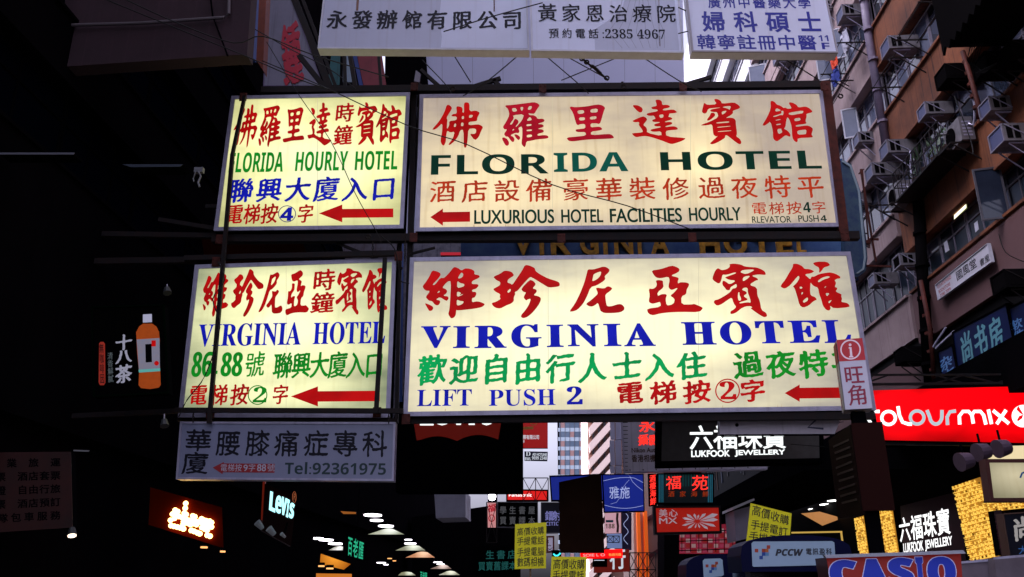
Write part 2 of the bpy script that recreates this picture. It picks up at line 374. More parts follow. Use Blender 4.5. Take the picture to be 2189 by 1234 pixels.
# ------------------------------------------------------------------ signs
def hom(src,dst):
    A=[];b=[]
    for (x,y),(u,v) in zip(src,dst):
        A+= [[x,y,1,0,0,0,-u*x,-u*y],[0,0,0,x,y,1,-v*x,-v*y]]; b+= [u,v]
    return np.append(np.linalg.solve(np.array(A,float),np.array(b,float)),1).reshape(3,3)
class Sign:
    """A board whose outer corners are given as seen (TL, TR, BR, BL); local X along it, local -Y towards the viewer, Z up."""
    def __init__(s,name,label,cat,q,y=None,x=None,a=0.0,depth=.25,fw=.06,face=None,frame=None,case=None,group=None,proud=.03,face_name='face_panel'):
        ml=((q[3][0]+q[2][0])/2,(q[3][1]+q[2][1])/2); o=onplane(*ml,y=y,x=x); s.pl=Plane(o,a); o=Vector(o)
        s.root=thing(name,label,cat,o,math.radians(a),group); s.q=q; s.pl.o=o
        s.c=[np.array(s.pl.uv(*p)) for p in q]; s.H=hom(q,[(0,1),(1,1),(1,0),(0,0)]); s.w=-.0
        C=s.c; P=lambda p,w:(p[0],w,p[1])
        s.W=abs(C[1][0]-C[0][0]); s.Hh=abs(C[0][1]-C[3][1])
        if depth: MB().prism([P(C[k],0) for k in range(4)],(0,depth,0)).build('sign_case',case or frame or face,s.root)
        if fw:
            cen=sum(C)/4; I=[]
            us=[C[0],C[1],C[2],C[3]]
            I=[C[0]+np.array([fw,-fw]),C[1]+np.array([-fw,-fw]),C[2]+np.array([-fw,fw]),C[3]+np.array([fw,fw])]
            for k in range(4):
                j=(k+1)%4; MB().prism([P(C[k],-.002),P(C[j],-.002),P(I[j],-.002),P(I[k],-.002)],(0,-proud,0)).build('frame_strip',frame,s.root)
        else: I=C
        if face:
            MB().prism([P(p,-.003) for p in I],(0,-.008,0)).build(face_name,face,s.root)
        s.w=-.011
    def st(s,px,py):
        v=s.H@np.array([px,py,1]); return v[0]/v[2],v[1]/v[2]
    def uvst(s,S,T):
        C=s.c; return (C[0]*(1-S)+C[1]*S)*T+(C[3]*(1-S)+C[2]*S)*(1-T)
    def P(s,px,py): return np.array(s.pl.uv(px,py))
    def cell(s,box):
        x0,y0,x1,y1=box; ym=(y0+y1)/2; xm=(x0+x1)/2
        return s.st(x0,ym)[0],s.st(xm,y1)[1],s.st(x1,ym)[0],s.st(xm,y0)[1]
    def put(s,name,L,box,m,bb=None,thick=0.0,dw=0.0,**props):
        """place loops L (own bounding box bb, default their extent) into the pixel box"""
        if not L: return
        al=np.vstack(L); b=bb or (al[:,0].min(),al[:,1].min(),al[:,0].max(),al[:,1].max())
        s0,t0,s1,t1=s.cell(box); out=[]
        for a in L:
            S=s0+(a[:,0]-b[0])/(b[2]-b[0])*(s1-s0); T=t0+(a[:,1]-b[1])/(b[3]-b[1])*(t1-t0)
            C=s.c; S=S[:,None]; T=T[:,None]
            out.append((C[0]*(1-S)+C[1]*S)*T+(C[3]*(1-S)+C[2]*S)*(1-T))
        return fill(name,out,m,s.root,w=s.w-.003-dw,thick=thick,**props)
    def direct(s,L,box,m,name='lettering',thick=0.0,dw=0.0):
        x0,y0,x1,y1=box; return fill(name,[np.array([s.P(x0+p[0]*(x1-x0),y1-p[1]*(y1-y0)) for p in a]) for a in L],m,s.root,w=s.w-.003-dw,thick=thick)
    def cjk(s,txt,box,m,st='kai',cw=None,vert=False,thick=0.0,dw=0.0,slant=0.0,name='lettering',**props):
        """a row (or column) of characters; box = outer extents in pixels, cw = cell size in pixels along the row"""
        x0,y0,x1,y1=box; n=len(txt); L=[]
        if not vert:
            cw=cw or (x1-x0)/n; pitch=(x1-x0-cw)/max(1,n-1)/(x1-x0); c=cw/(x1-x0)
            for i,ch in enumerate(txt):
                if ch==' ': continue
                for a in (HAND.get((ch,st)) or glyph(ch,st)):
                    b=a.copy(); b[:,0]=b[:,0]*c+i*pitch; b[:,1]+=slant*(b[:,0]); L.append(b)
        else:
            cw=cw or (y1-y0)/n; pitch=(y1-y0-cw)/max(1,n-1)/(y1-y0); c=cw/(y1-y0)
            for i,ch in enumerate(txt):
                for a in (HAND.get((ch,st)) or glyph(ch,st)):
                    b=a.copy(); b[:,1]=b[:,1]*c+(1-c)-i*pitch; L.append(b)
        return s.put(name,L,box,m,(0,0,1,1),thick,dw,**props)
    def lat(s,txt,box,m,st='reg',wx=0,wy=0,thick=0.0,dw=0.0,name='lettering',**props):
        return s.put(name,latin(txt,st,wx,wy),box,m,None,thick,dw,**props)
    def poly(s,pts,m,name='arrow',thick=0.0,dw=0.0,**props):
        return fill(name,[np.array([s.P(*p) for p in pl]) for pl in (pts if isinstance(pts[0],list) else [pts])],m,s.root,w=s.w-.003-dw,thick=thick,evenodd=True,**props)
    def ring(s,cx,cy,rx,ry,wd,m,dw=0.0,name='circle'):
        f=lambda k:[(cx+(rx+k)*math.cos(t*math.pi/20),cy+(ry+k)*math.sin(t*math.pi/20)) for t in range(40)]
        return s.poly([f(0),f(-wd)],m,name,dw=dw)
    def line(s,pts,wd,m,name='line',dw=0.0):
        P=[np.array(p,float) for p in pts]; L=[];R=[]
        for i,p in enumerate(P):
            d=P[min(i+1,len(P)-1)]-P[max(i-1,0)]; d/=max(1e-6,np.hypot(*d)); nn=np.array([-d[1],d[0]])*wd/2; L.append(tuple(p+nn)); R.append(tuple(p-nn))
        return s.poly(L+R[::-1],m,name,dw=dw)
# ------------------------------------------------------------------ brush characters drawn by hand (outer outlines, then holes; y down)
def hand(ch, st, outs, holes):
    A=[np.array(a,float) for a in outs+holes]; al=np.vstack(A); x0,y0=al.min(0); x1,y1=al.max(0); L=[]
    for i,a in enumerate(A):
        b=np.stack([(a[:,0]-x0)/(x1-x0),1-(a[:,1]-y0)/(y1-y0)],1)
        pos=area(b)>0
        if pos==(i>=len(outs)): b=b[::-1]
        L.append(chaikin(b,.22))
    HAND[(ch,st)]=L
def Q(s): v=[float(t) for t in s.split()]; return list(zip(v[::2],v[1::2]))
hand('維','xing',[Q('265 172 360 190 430 225 447 260 410 330 275 470 330 470 440 325 515 333 610 240 715 103 790 125 876 185 940 140 1020 142 1100 165 1145 205 1135 265 1235 282 1255 315 1225 345 1100 400 1088 440 1100 462 1215 465 1232 500 1180 560 1098 580 1100 618 1175 622 1190 665 1155 735 1098 745 1100 832 1180 812 1260 820 1372 870 1305 930 1150 960 810 992 782 975 775 1080 740 1130 680 1150 618 1060 640 980 652 800 662 395 600 400 545 450 485 530 560 555 592 600 570 650 505 690 610 705 625 745 600 785 570 797 440 715 360 768 440 782 455 820 425 875 385 885 340 865 285 797 225 790 175 745 152 705 240 590 150 585 100 540 78 490 150 400 210 300'),Q('130 828 220 860 300 900 318 940 290 985 240 995 215 970')],
 [Q('875 218 915 260 900 310 860 340 800 345 830 280'),Q('790 392 850 440 930 456 940 490 910 515 790 542'),Q('378 638 425 585 440 615'),Q('790 605 880 640 835 690 930 655 880 690 790 718'),Q('790 770 850 800 930 810 920 845 870 880 790 892')])
hand('珍','xing',[Q('52 300 200 240 280 178 380 185 440 210 465 240 490 280 360 358 350 425 410 440 448 472 540 340 645 190 712 65 800 75 915 130 925 190 1000 250 1180 350 1360 405 1415 440 1420 500 1380 520 1195 538 1100 480 840 315 800 325 660 470 560 590 497 620 512 655 478 720 480 800 420 850 330 880 205 945 110 930 50 885 25 830 120 805 212 750 190 715 203 655 110 610 50 550 150 500 203 465 200 405 120 370'),Q('805 372 860 385 905 420 932 470 860 548 930 565 950 600 935 635 880 685 960 700 1028 735 1025 800 970 900 860 1030 750 1120 655 1145 608 1095 720 970 790 860 825 755 770 765 725 792 672 725 730 625 690 622 655 600 630 548')],
 [Q('410 543 345 600 365 635 420 590')])
hand('尼','xing',[Q('530 150 640 158 760 125 850 100 920 115 982 165 960 220 865 300 885 350 850 395 700 485 575 515 500 690 410 850 290 968 200 1000 120 1002 240 850 350 650 450 420 500 260'),Q('690 525 850 550 915 502 975 515 1018 550 970 600 885 655 862 700 880 890 920 908 1000 900 1120 862 1190 870 1240 930 1230 985 1150 1030 1000 1042 830 1040 755 1000 742 960 710 830 650 880 590 908 520 900 460 852 570 780 710 660 710 620 685 560')],
 [Q('803 197 700 230 645 260 632 310 610 400 680 375 750 325 795 260')])
hand('亞','xing',[Q('315 172 500 150 735 75 830 105 892 150 880 200 820 235 700 285 830 318 862 345 835 400 835 450 880 420 1000 425 1060 450 1050 500 1000 570 985 665 880 710 872 870 1080 872 1125 858 1285 930 1290 960 1215 1028 850 1018 600 1025 420 1045 290 1078 220 1060 180 1020 170 945 455 910 445 810 380 830 290 850 230 825 217 790 245 680 232 540 320 550 385 510 407 450 385 385 440 368 535 385 532 440 540 520 405 620 407 695 480 658 560 655 595 675 560 750 570 885 660 875 720 840 740 780 725 740 655 690 740 630 835 525 700 580 650 550 635 500 670 380 655 305 480 338 400 320 350 260')],[])
hand('賓','xing',[Q('300 122 372 170 460 155 520 125 550 90 540 45 640 35 780 58 850 100 1000 115 1090 122 1180 160 1248 205 1262 268 1230 280 1120 265 960 290 1085 345 1088 385 1040 390 895 478 1050 530 1038 690 1075 800 1085 985 1175 1040 1188 1110 1125 1132 1050 1090 930 1000 865 940 915 935 880 905 780 908 680 950 590 1020 520 1052 455 1058 465 1000 530 970 590 915 545 850 520 725 430 775 300 860 205 890 145 830 160 780 260 755 400 680 500 615 555 545 610 540 645 510 640 450 580 485 515 520 495 580 430 578 400 530 352 465 370 380 430 400 490 455 560 440 635 385 500 370 415 320 500 290 665 235 640 215 460 268 378 258 350 360 310 435 260 438 165 360 180 290 240 170')],
 [Q('740 215 800 172 1000 160 1040 180 862 262'),Q('940 292 850 298 785 330 778 408 880 350'),Q('738 575 770 540 830 528 862 550 850 620 885 760 890 838 820 825 665 850 665 825 820 785 835 760 752 700 835 650 820 610'),Q('660 625 685 620 678 680 702 740 700 785 650 798 640 720')])
hand('館','xing',[Q('405 132 480 130 560 165 605 205 620 240 720 245 790 275 812 298 740 335 610 352 665 410 712 455 740 400 800 400 900 350 1050 325 1140 318 1230 345 1320 400 1318 445 1250 450 1195 480 1222 530 1178 618 1222 628 1225 655 1180 710 1298 765 1280 800 1290 860 1260 918 1370 935 1415 980 1412 1025 1095 1048 1025 985 1035 1045 1000 1088 940 1075 885 990 870 850 845 760 842 625 770 600 725 555 708 515 690 600 672 690 672 780 760 815 785 870 720 890 600 985 485 1025 420 970 400 800 368 620 332 600 420 530 490 440 495 385 460 390 290 570 170 642 90 600 110 555 200 460 290 330 385 210'),Q('805 125 900 95 1100 98 1158 165 1110 195 1020 215 960 290 905 332 925 220 850 180')],
 [Q('855 490 940 430 1060 395 1118 408 1080 435 980 460 870 522'),Q('475 600 525 605 525 635 475 645'),Q('495 715 535 718 490 772'),Q('605 810 608 880 510 930 500 885'),Q('1022 592 975 635 972 618'),Q('975 735 1060 742 990 808'),Q('1088 870 1005 905 1015 950')])
hand('佛','kaib',[Q('410 200 480 215 530 270 515 320 410 490 435 540 425 640 425 750 475 665 470 565 635 548 640 470 525 465 520 435 560 412 640 402 622 260 650 238 740 255 770 300 762 380 800 382 792 165 860 150 920 180 920 360 1060 338 1140 375 1145 410 1095 500 1095 560 1060 580 905 590 905 665 1110 645 1180 668 1228 710 1185 790 1130 930 1045 1002 925 850 1030 858 1070 830 1072 755 1020 735 900 745 890 960 870 1120 830 1165 800 1110 792 760 720 770 680 900 600 1010 490 1095 460 1080 560 950 600 800 500 822 430 775 410 900 408 1020 365 1112 310 1070 285 990 320 800 322 605 210 720 145 755 90 750 250 570 360 370')],
 [Q('755 462 800 462 798 525 750 525'),Q('740 605 790 608 790 680 735 682'),Q('590 625 628 625 622 695 575 700'),Q('915 440 998 435 985 490 912 505')])
hand('羅','kaib',[Q('225 215 360 208 700 170 870 148 950 175 998 225 940 300 880 400 850 412 790 405 735 400 770 440 850 440 920 475 938 525 1060 520 1100 555 1075 595 930 635 1050 645 1080 685 1050 712 932 745 1040 755 1080 790 1060 825 935 855 935 895 1080 880 1160 895 1180 935 1140 960 920 975 780 1005 690 1015 670 1110 645 1145 590 1090 578 1040 600 900 600 680 510 720 540 790 520 835 450 825 330 880 400 910 432 970 405 1030 360 1015 285 905 240 910 190 850 270 745 205 750 168 690 240 590 320 430 290 300 235 250'),Q('145 940 190 918 265 955 308 1030 300 1090 255 1110 215 1080'),Q('415 858 480 862 550 910 550 960 515 990 465 945')],
 [Q('375 285 440 275 475 300 488 350 392 362'),Q('560 258 630 255 615 330 580 338'),Q('755 238 825 240 800 315 720 320'),Q('390 438 645 415 600 550 470 695 450 690 525 600 510 550 460 515 430 525 375 640 320 645 425 500'),Q('768 470 825 550 692 568'),Q('695 642 805 638 803 672 695 685'),Q('695 762 812 755 812 785 698 795'),Q('700 872 812 868 812 915 698 932'),Q('370 778 410 735 425 760')])
hand('里','kaib',[Q('240 238 350 258 600 240 830 198 940 215 1008 275 970 350 890 600 850 638 790 618 665 620 668 710 830 690 890 705 925 755 850 780 668 800 668 880 1050 852 1120 870 1168 925 1150 955 900 965 600 972 430 990 270 1010 180 1000 130 945 170 918 350 905 555 885 550 808 400 810 340 795 330 750 430 738 550 725 545 630 430 635 390 658 350 630 290 380 218 270')],
 [Q('382 332 530 322 535 395 400 410'),Q('678 308 835 290 832 378 672 382'),Q('412 488 545 482 545 545 425 555'),Q('660 475 805 460 795 525 660 535')])
hand('達','kaib',[Q('630 110 660 90 740 98 775 140 775 215 880 207 945 235 930 275 785 300 785 340 1000 312 1070 345 1090 385 1030 400 915 405 915 435 888 480 950 488 982 520 950 545 815 578 815 598 900 588 965 600 968 630 930 655 815 682 815 705 970 685 1050 700 1085 745 1060 765 900 775 812 790 818 910 1232 945 1220 975 1130 1020 950 1075 880 1068 720 1000 520 930 380 895 280 900 160 920 110 890 75 845 80 828 310 815 305 760 230 655 250 585 145 592 95 565 130 540 325 458 390 480 425 525 400 570 325 650 390 700 408 750 400 822 715 900 712 795 570 805 500 795 475 760 560 735 708 710 705 688 600 688 565 660 580 635 695 605 695 592 560 590 525 560 560 530 610 520 575 445 510 455 440 445 412 410 470 385 665 350 665 315 550 305 527 270 560 250 650 235 650 190'),Q('130 215 150 205 240 215 320 260 340 310 320 365 270 378 220 345 130 245')],
 [Q('688 435 790 420 780 492 710 502')])
hand('賓','kaib',[Q('435 95 470 70 540 90 590 130 600 185 870 155 950 205 998 260 970 300 820 345 832 390 780 440 650 505 750 495 830 510 870 555 865 650 872 850 845 910 920 960 948 1030 935 1070 900 1082 830 1040 655 885 608 885 605 930 560 965 400 1050 300 1078 260 1055 300 1020 455 890 410 910 355 870 350 800 348 635 240 660 120 665 100 650 300 580 498 485 480 370 400 370 335 355 330 325 370 305 600 265 400 280 290 292 250 380 205 405 150 375 150 330 205 170 225 165 280 208 490 195'),Q('345 382 410 385 435 420 420 460 320 540 255 562 240 535 310 450')],
 [Q('600 262 700 240 800 240 755 328 735 300 640 272'),Q('580 358 695 340 660 385 582 435'),Q('442 600 700 578 728 590 720 605 445 622'),Q('452 700 740 678 742 690 455 716'),Q('455 795 748 775 750 790 458 808')])
hand('館','kaib',[Q('335 130 365 112 430 140 465 200 550 225 605 280 650 268 690 298 790 290 732 180 755 150 830 165 905 215 930 272 1090 248 1160 280 1228 350 1215 385 1085 415 1092 460 1048 580 1068 610 1055 635 830 660 825 700 1060 668 1130 685 1198 745 1140 870 1170 915 1150 935 835 945 828 1015 800 1038 750 1000 720 930 735 700 710 550 672 480 640 530 600 700 560 735 640 780 685 850 685 900 665 915 580 875 480 950 375 1018 310 960 305 900 318 800 290 570 210 630 150 665 95 660 230 470 325 290')],
 [Q('445 275 560 335 408 360'),Q('355 460 420 440 540 405 555 370 540 345 600 340 580 440 520 430 430 465 365 475'),Q('400 545 505 522 512 538 405 558'),Q('405 635 505 622 508 645 405 660'),Q('412 740 515 735 500 752 525 815 428 858'),Q('700 420 715 385 1035 335 1015 402 940 408 780 440'),Q('812 515 945 498 945 560 815 578'),Q('838 782 1020 760 1045 775 1030 850 1010 862 850 872')])
# ------------------------------------------------------------------ shared materials
M_ALU=mat('painted aluminium',(.44,.42,.56),.4,.2,noise=.5,nscale=3,streak=.3)
M_ALUW=mat('white aluminium',(.6,.6,.68),.35,.0,noise=.3,nscale=3)
M_STEEL=mat('black steel',(.012,.011,.012),.6,.0,noise=.5,nscale=6,col2=(.03,.012,.008),spec=.15)
M_RUST=mat('rusty brown steel',(.10,.022,.015),.65,.0,noise=.8,nscale=5,col2=(.02,.008,.006),spec=.2)
M_BLK=mat('black paint',(.003,.003,.004),.8,spec=.0)
M_CABLE=mat('black cable',(.01,.01,.01),.6,spec=.2)
M_GLASSD=mat('dark window glass',(.015,.02,.035),.06,noise=.4,nscale=.7,col2=(.06,.08,.13))
M_GLASSB=mat('blue grey window glass',(.11,.13,.2),.08,noise=.6,nscale=.9,col2=(.22,.24,.34))
M_CURT=mat('curtained window glass',(.4,.4,.5),.15,noise=.5,nscale=1.2)
M_WFR=mat('window frame aluminium',(.22,.2,.26),.5,.0,noise=.5,nscale=4)
M_WFD=mat('dark window frame',(.06,.055,.07),.5)
M_PVC=mat('downpipe',(.2,.16,.24),.6,noise=.5,nscale=3)
# ------------------------------------------------------------------ ground
def ground():
    root=None
    MB().quad((-300,-300,0),(300,-300,0),(300,500,0),(-300,500,0)).build('ground',mat('asphalt',(.05,.05,.052),.85,noise=.6,nscale=.8,bump=.4),kind='structure')
    MB().quad((-5.5,-60,.004),(5.5,-60,.004),(5.5,240,.004),(-5.5,240,.004)).build('road',mat('worn asphalt',(.045,.045,.05),.8,noise=.5,nscale=2,bump=.4),kind='structure')
    mp=mat('concrete paving',(.2,.19,.18),.8,noise=.5,nscale=1.5)
    for s in (-1,1):
        b=MB()
        b.box(min(s*5.5,s*10.6),max(s*5.5,s*10.6),-60,240,.0,.13); b.build('pavement',mp,kind='structure')
        k=MB(); k.box(min(s*5.36,s*5.497),max(s*5.36,s*5.497),-60,240,.0,.14); k.build('kerb',mat('kerb stone',(.28,.27,.26),.8,noise=.4),kind='structure')
ground()
# ------------------------------------------------------------------ facades with bands of windows
_wm={}
def win_unit(parent,x,side,y,z0,z1,w,rd,dark=False):
    """one window of a band: frame, transom, mullion; panes are sub-parts. side=+1: facade on the right, looks to -X"""
    h=z1-z0; t=.045; zt=h*.66; cols=rd.choice((2,2,3)); key=(round(w,2),round(h,2),cols,side)
    if key not in _wm:
        b=MB(); d0,d1=(.0,.07)
        for (ya,yb,za,zb) in [(0,w,0,t),(0,w,h-t,h),(0,t,t,h-t),(w-t,w,t,h-t),(t,w-t,zt,zt+t)]: b.box(d0,d1,ya,yb,za,zb)
        for c in range(1,cols): yc=w*c/cols; b.box(.004,.064,yc-t/2,yc+t/2,t,zt); b.box(.004,.064,yc-t/2,yc+t/2,zt+t,h-t)
        me=bpy.data.meshes.new('window'); me.from_pydata(b.v,[],b.f)
        p={}
        for k,(za,zb) in enumerate(((t,zt),(zt+t,h-t))):
            q=MB(); q.box(.028,.036,t/2,w/cols-t/2,za,zb); q_=bpy.data.meshes.new('pane'); q_.from_pydata(q.v,[],q.f); p[k]=q_
        _wm[key]=(me,p)
    me,p=_wm[key]; L=parent.location
    fm=M_FRN if dark else (M_WFR if rd.random()<.75 else M_WFD)
    m2=me.copy() if False else me
    o=link('window',m2,parent); o.location=(x-L.x,y-L.y,z0-L.z); 
    if not me.materials: me.materials.append(fm)
    o.material_slots[0].link='OBJECT'; o.material_slots[0].material=fm
    for k in (0,1):
        for c in range(cols):
            r=rd.random(); gm=M_CURT if (r<.07) else (M_GLASSB if r<.5 else M_GLASSD)
            if dark: gm=M_GLN
            elif z0<11: gm=M_GLS if r>.08 else M_GLASSB
            q=p[k]
            if not q.materials: q.materials.append(M_GLASSD)
            s=link('pane',q,o); s.location=(0,w*c/cols,0)
            s.material_slots[0].link='OBJECT'; s.material_slots[0].material=gm
def facade(name,label,x,side,y0,y1,bands,zb,zt,wallm,inner,ww=1.5,depth=.28,seed=1,thick=6,skip=(),dark=False):
    """bands = window strips (sill z, head z); the wall is the spandrels between them, the windows sit back by depth"""
    rd=random.Random(seed); root=thing(name,label,'building',(x+side*thick/2,(y0+y1)/2,0)); L=root.location
    def B(b,xa,xb,ya,yb,za,zb_): b.box(min(xa,xb)-L.x,max(xa,xb)-L.x,ya-L.y,yb-L.y,za,zb_)
    z=zb; b=MB()
    for (s,h) in bands: B(b,x,x+side*.45,y0,y1,z,s); z=h
    B(b,x,x+side*.45,y0,y1,z,zt)
    b.build('wall',wallm,root)
    c=MB(); B(c,x+side*.46,x+side*thick,y0,y1,zb,zt-.1); c.build('inner_block',inner,root)
    l=MB()
    for (s,h) in bands: B(l,x-side*.07,x+side*.2,y0,y1,s-.002,s+.07); B(l,x-side*.05,x+side*.1,y0,y1,h-.06,h+.004)
    l.build('ledge',wallm,root)
    n=max(1,int((y1-y0)/ww)); w=(y1-y0)/n
    for bi,(s,h) in enumerate(bands):
        for i in range(n):
            if (bi,i) in skip: continue
            xx=x+side*depth-(.07 if side<0 else 0)
            win_unit(root,xx,side,y0+i*w+.02,s+.07,h-.06,w-.04,rd,dark)
    return root
M_OR=mat('orange render',(.28,.085,.03),.85,noise=.85,nscale=.5,streak=.65,col2=(.03,.010,.008),bump=.3)
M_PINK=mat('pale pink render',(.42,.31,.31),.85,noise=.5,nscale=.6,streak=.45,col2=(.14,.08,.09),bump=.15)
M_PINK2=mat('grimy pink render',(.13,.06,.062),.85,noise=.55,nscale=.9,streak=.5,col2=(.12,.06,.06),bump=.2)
M_WHB=mat('white tiled wall',(.75,.75,.8),.6,noise=.2,nscale=.5)
M_INN=mat('unlit room',(.004,.004,.005),.9,spec=0)
M_GLN=mat('shade dark glass',(.001,.0015,.004),.6,spec=.0)  # panes of the left side, shade put into the glass colour
M_GLS=mat('dim shop window glass',(.008,.012,.03),.4,noise=.8,nscale=1.2,col2=(.02,.05,.07),spec=.2)
M_FRN=mat('shade dark window frame',(.002,.002,.003),.9,spec=.0)  # frames darkened in the colour to sink into the same shade
M_DKW=mat('shade dark render',(.0035,.003,.004),.95,noise=.5,nscale=.6,streak=.4,col2=(.001,.001,.0015),spec=.0)  # near black base colour carries the deep shade of these walls
XR=10.5
facade('apartment_building','orange rendered apartment block with long window bands on the near right',XR,1,2,23.7,
   [(9.5,10.75),(12.05,13.85),(15.15,16.85),(18.2,19.9),(21.2,22.9)],8.03,27,M_OR,M_INN,seed=3)
b=MB(); b.box(XR-.012,XR-.003,2,23.69,8.035,9.42)
pk=thing('wall_panel','grimy pink band of wall carrying the bookshop board','wall',(XR,12,8.03))
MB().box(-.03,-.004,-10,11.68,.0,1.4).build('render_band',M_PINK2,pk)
facade('apartment_building','pale pink apartment block with long window bands beyond the orange one',XR,1,23.95,37,
   [(9.5,11.45),(12.1,13.9),(15.3,16.95),(18.15,20.0),(21.2,23.0),(24.3,26.1)],8.27,29,M_PINK,M_INN,seed=5)
facade('apartment_building','white apartment block with dark window bands farthest up the right side',XR,1,37.3,62,
   [(9.4,11.2),(12.2,14),(15.2,17),(18.2,20.0),(21.2,23.0),(24.3,26.1),(27.3,29.1),(30.3,32.1)],8.27,38,M_WHB,M_INN,seed=8,ww=2.2)
# lower storeys (shops) on the right
sh=thing('shop_building','dark shop floors under the right hand apartment blocks','building',(XR+3,20,0))
MB().box(-2.9,3,-18,42,0.0,8.02).box(-2.89,3,3.9,42,8.02,8.26).build('wall',mat('dark shop wall',(.004,.003,.003),.7,noise=.5,nscale=1,spec=.05),sh)
MB().box(-4.0,-2.91,-3.5,15,5.35,6.25).box(-3.6,-2.91,-3.5,15,6.25,6.6).build('canopy',M_BLK,sh)
# pink end wall below the far block
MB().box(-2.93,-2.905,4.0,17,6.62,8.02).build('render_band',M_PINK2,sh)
# left side
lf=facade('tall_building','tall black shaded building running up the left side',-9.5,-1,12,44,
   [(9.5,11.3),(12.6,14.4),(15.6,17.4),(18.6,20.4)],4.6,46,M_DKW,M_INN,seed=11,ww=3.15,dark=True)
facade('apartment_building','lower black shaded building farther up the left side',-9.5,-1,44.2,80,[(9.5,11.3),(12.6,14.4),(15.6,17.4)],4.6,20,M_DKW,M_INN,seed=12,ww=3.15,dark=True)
ln=thing('shop_building','black near building filling the left edge of the view','building',(-12.5,0,0))
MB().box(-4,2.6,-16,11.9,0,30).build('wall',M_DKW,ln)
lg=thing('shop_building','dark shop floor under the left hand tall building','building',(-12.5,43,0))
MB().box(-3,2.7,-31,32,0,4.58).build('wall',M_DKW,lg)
# purple brown slab end at the top left, with a conduit
M_PUR=mat('purple brown render',(.022,.008,.013),.9,noise=.6,nscale=.8,streak=.4,col2=(.05,.02,.03),bump=.2)
sl_=thing('projecting_slab','purple brown concrete slab jutting out at the top left','building',onplane(250,150,y=14.5))
L=sl_.location; p=lambda x,y,Y=14.5:(onplane(x,y,y=Y)-L)
MB().prism([p(-120,160),p(498,118),p(528,118),p(545,-120),p(-120,-120)],(0,.35,0)).build('wall',M_PUR,sl_)
MB().tube([p(-60,60,14.4),p(300,50,14.4),p(478,38,14.4),p(489,30,14.4),p(490,-30,14.4)],.035,8).build('conduit',mat('grey conduit',(.10,.08,.09),.6),sl_)
MB().tube([p(448,-20,14.4),p(455,35,14.4),p(487,120,14.4)],.018,6).build('bracket',M_BLK,sl_)
for (q,nm,lb,mm,yy) in [([(533,-60),(547,-60),(538,118),(525,118)],'vertical_sign','narrow vertical blue sign edge beside the purple slab',mat('sign blue',(.02,.06,.25),.5),16),
                   ([(548,-60),(572,-60),(562,150),(540,118)],'vertical_sign','narrow vertical rust orange sign beside the blue one',mat('rust orange',(.2,.03,.008),.6,noise=.6),17)]:
    Sign(nm,lb,'sign',q,y=yy,face=mm,frame=mm,case=mm,fw=0,depth=.3)
# ------------------------------------------------------------------ far buildings and big boards behind the signs
def wallbox(name,label,q,y,m,depth=8,a=0,cat='building'):
    return Sign(name,label,cat,q,y=y,a=a,face=m,frame=m,case=m,fw=0,depth=depth,face_name='front_wall')
M_LAV=mat('lavender grey sheeting',(.46,.48,.66),.7,noise=.12,nscale=.3)
bb=Sign('blank_billboard','huge blank lavender billboard behind the hotel signs','billboard',[(850,-90),(1458,-90),(1468,508),(868,508)],y=30,face=M_LAV,frame=M_LAV,case=M_LAV,fw=0,depth=.5)
for k in range(1,9):
    x=880+k*65; bb.line([(x-2,-60),(x+4,500)],.7,mat('seam grey',(.17,.175,.25),.7),'panel_seam')
gt=Sign('office_tower','distant glass office tower with pinkish floor bands','building',[(1192,640),(1296,640),(1296,1240),(1200,1240)],y=150,face=mat('tower glass',(.10,.15,.22),.12,noise=.5,nscale=.08),frame=M_ALU,fw=0,depth=30,case=M_INN,face_name='curtain_wall')
gm=[mat('pale tower spandrel',(.36,.44,.52),.4),mat('pink tower spandrel',(.30,.17,.16),.6)]
for k in range(30):
    y=655+k*20; gt.poly([(1193,y),(1296,y),(1296,y+8),(1193,y+8)],gm[0],'spandrel',dw=.02)
    for j in range(5):
        if (k+j)%2==0 or k>14: x=1198+j*20; gt.poly([(x,y+8),(x+9,y+8),(x+9,y+20),(x,y+20)],gm[1],'spandrel',dw=.02)
for j in range(10): gt.poly([(1197+j*10,641),(1198+j*10,641),(1199+j*10,1230),(1198+j*10,1230)],M_WFD,'mullion',dw=.06)
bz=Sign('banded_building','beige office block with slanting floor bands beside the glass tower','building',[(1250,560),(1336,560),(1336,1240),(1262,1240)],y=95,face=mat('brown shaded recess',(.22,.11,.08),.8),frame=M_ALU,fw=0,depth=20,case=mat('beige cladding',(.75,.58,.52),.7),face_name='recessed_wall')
bm_=mat('beige cladding',(.75,.58,.52),.7)
for k in range(26):
    y=590+k*34; bz.poly([(1258,y+22),(1312,y-38),(1312,y-18),(1260,y+40)],bm_,'floor_band',thick=1.0)
    for j in range(4): x=1266+j*12; yy=y+22-j*13; bz.poly([(x,yy+2),(x+4,yy-3),(x+4,yy+18),(x,yy+22)],mat('dark office pane',(.02,.02,.03),.1),'window',dw=.2)
cr=wallbox('corner_building','beige corner building with orange pilasters low in the middle',[(1352,1000),(1432,1000),(1440,1300),(1358,1300)],55,mat('cream render',(.36,.25,.22),.8,noise=.3,nscale=.4,emis=(.4,.24,.18),es=.0))
mo=mat('orange pilaster',(.75,.13,.01),.6,emis=(.9,.12,.0),es=.35)
for x in (1359,1374): cr.poly([(x,1094),(x+7,1094),(x+12,1234),(x+4,1234)],mo,'pilaster',thick=.6)
for (x,y) in ((1380,1098),(1386,1176)): cr.poly([(x,y+10),(x+22,y-4),(x+22,y+6),(x,y+20)],mat('maroon band',(.09,.02,.03),.7),'floor_band',thick=.15)
cr.poly([(1405,1160),(1421,1146),(1427,1234),(1407,1234)],M_BLK,'window',dw=.05)
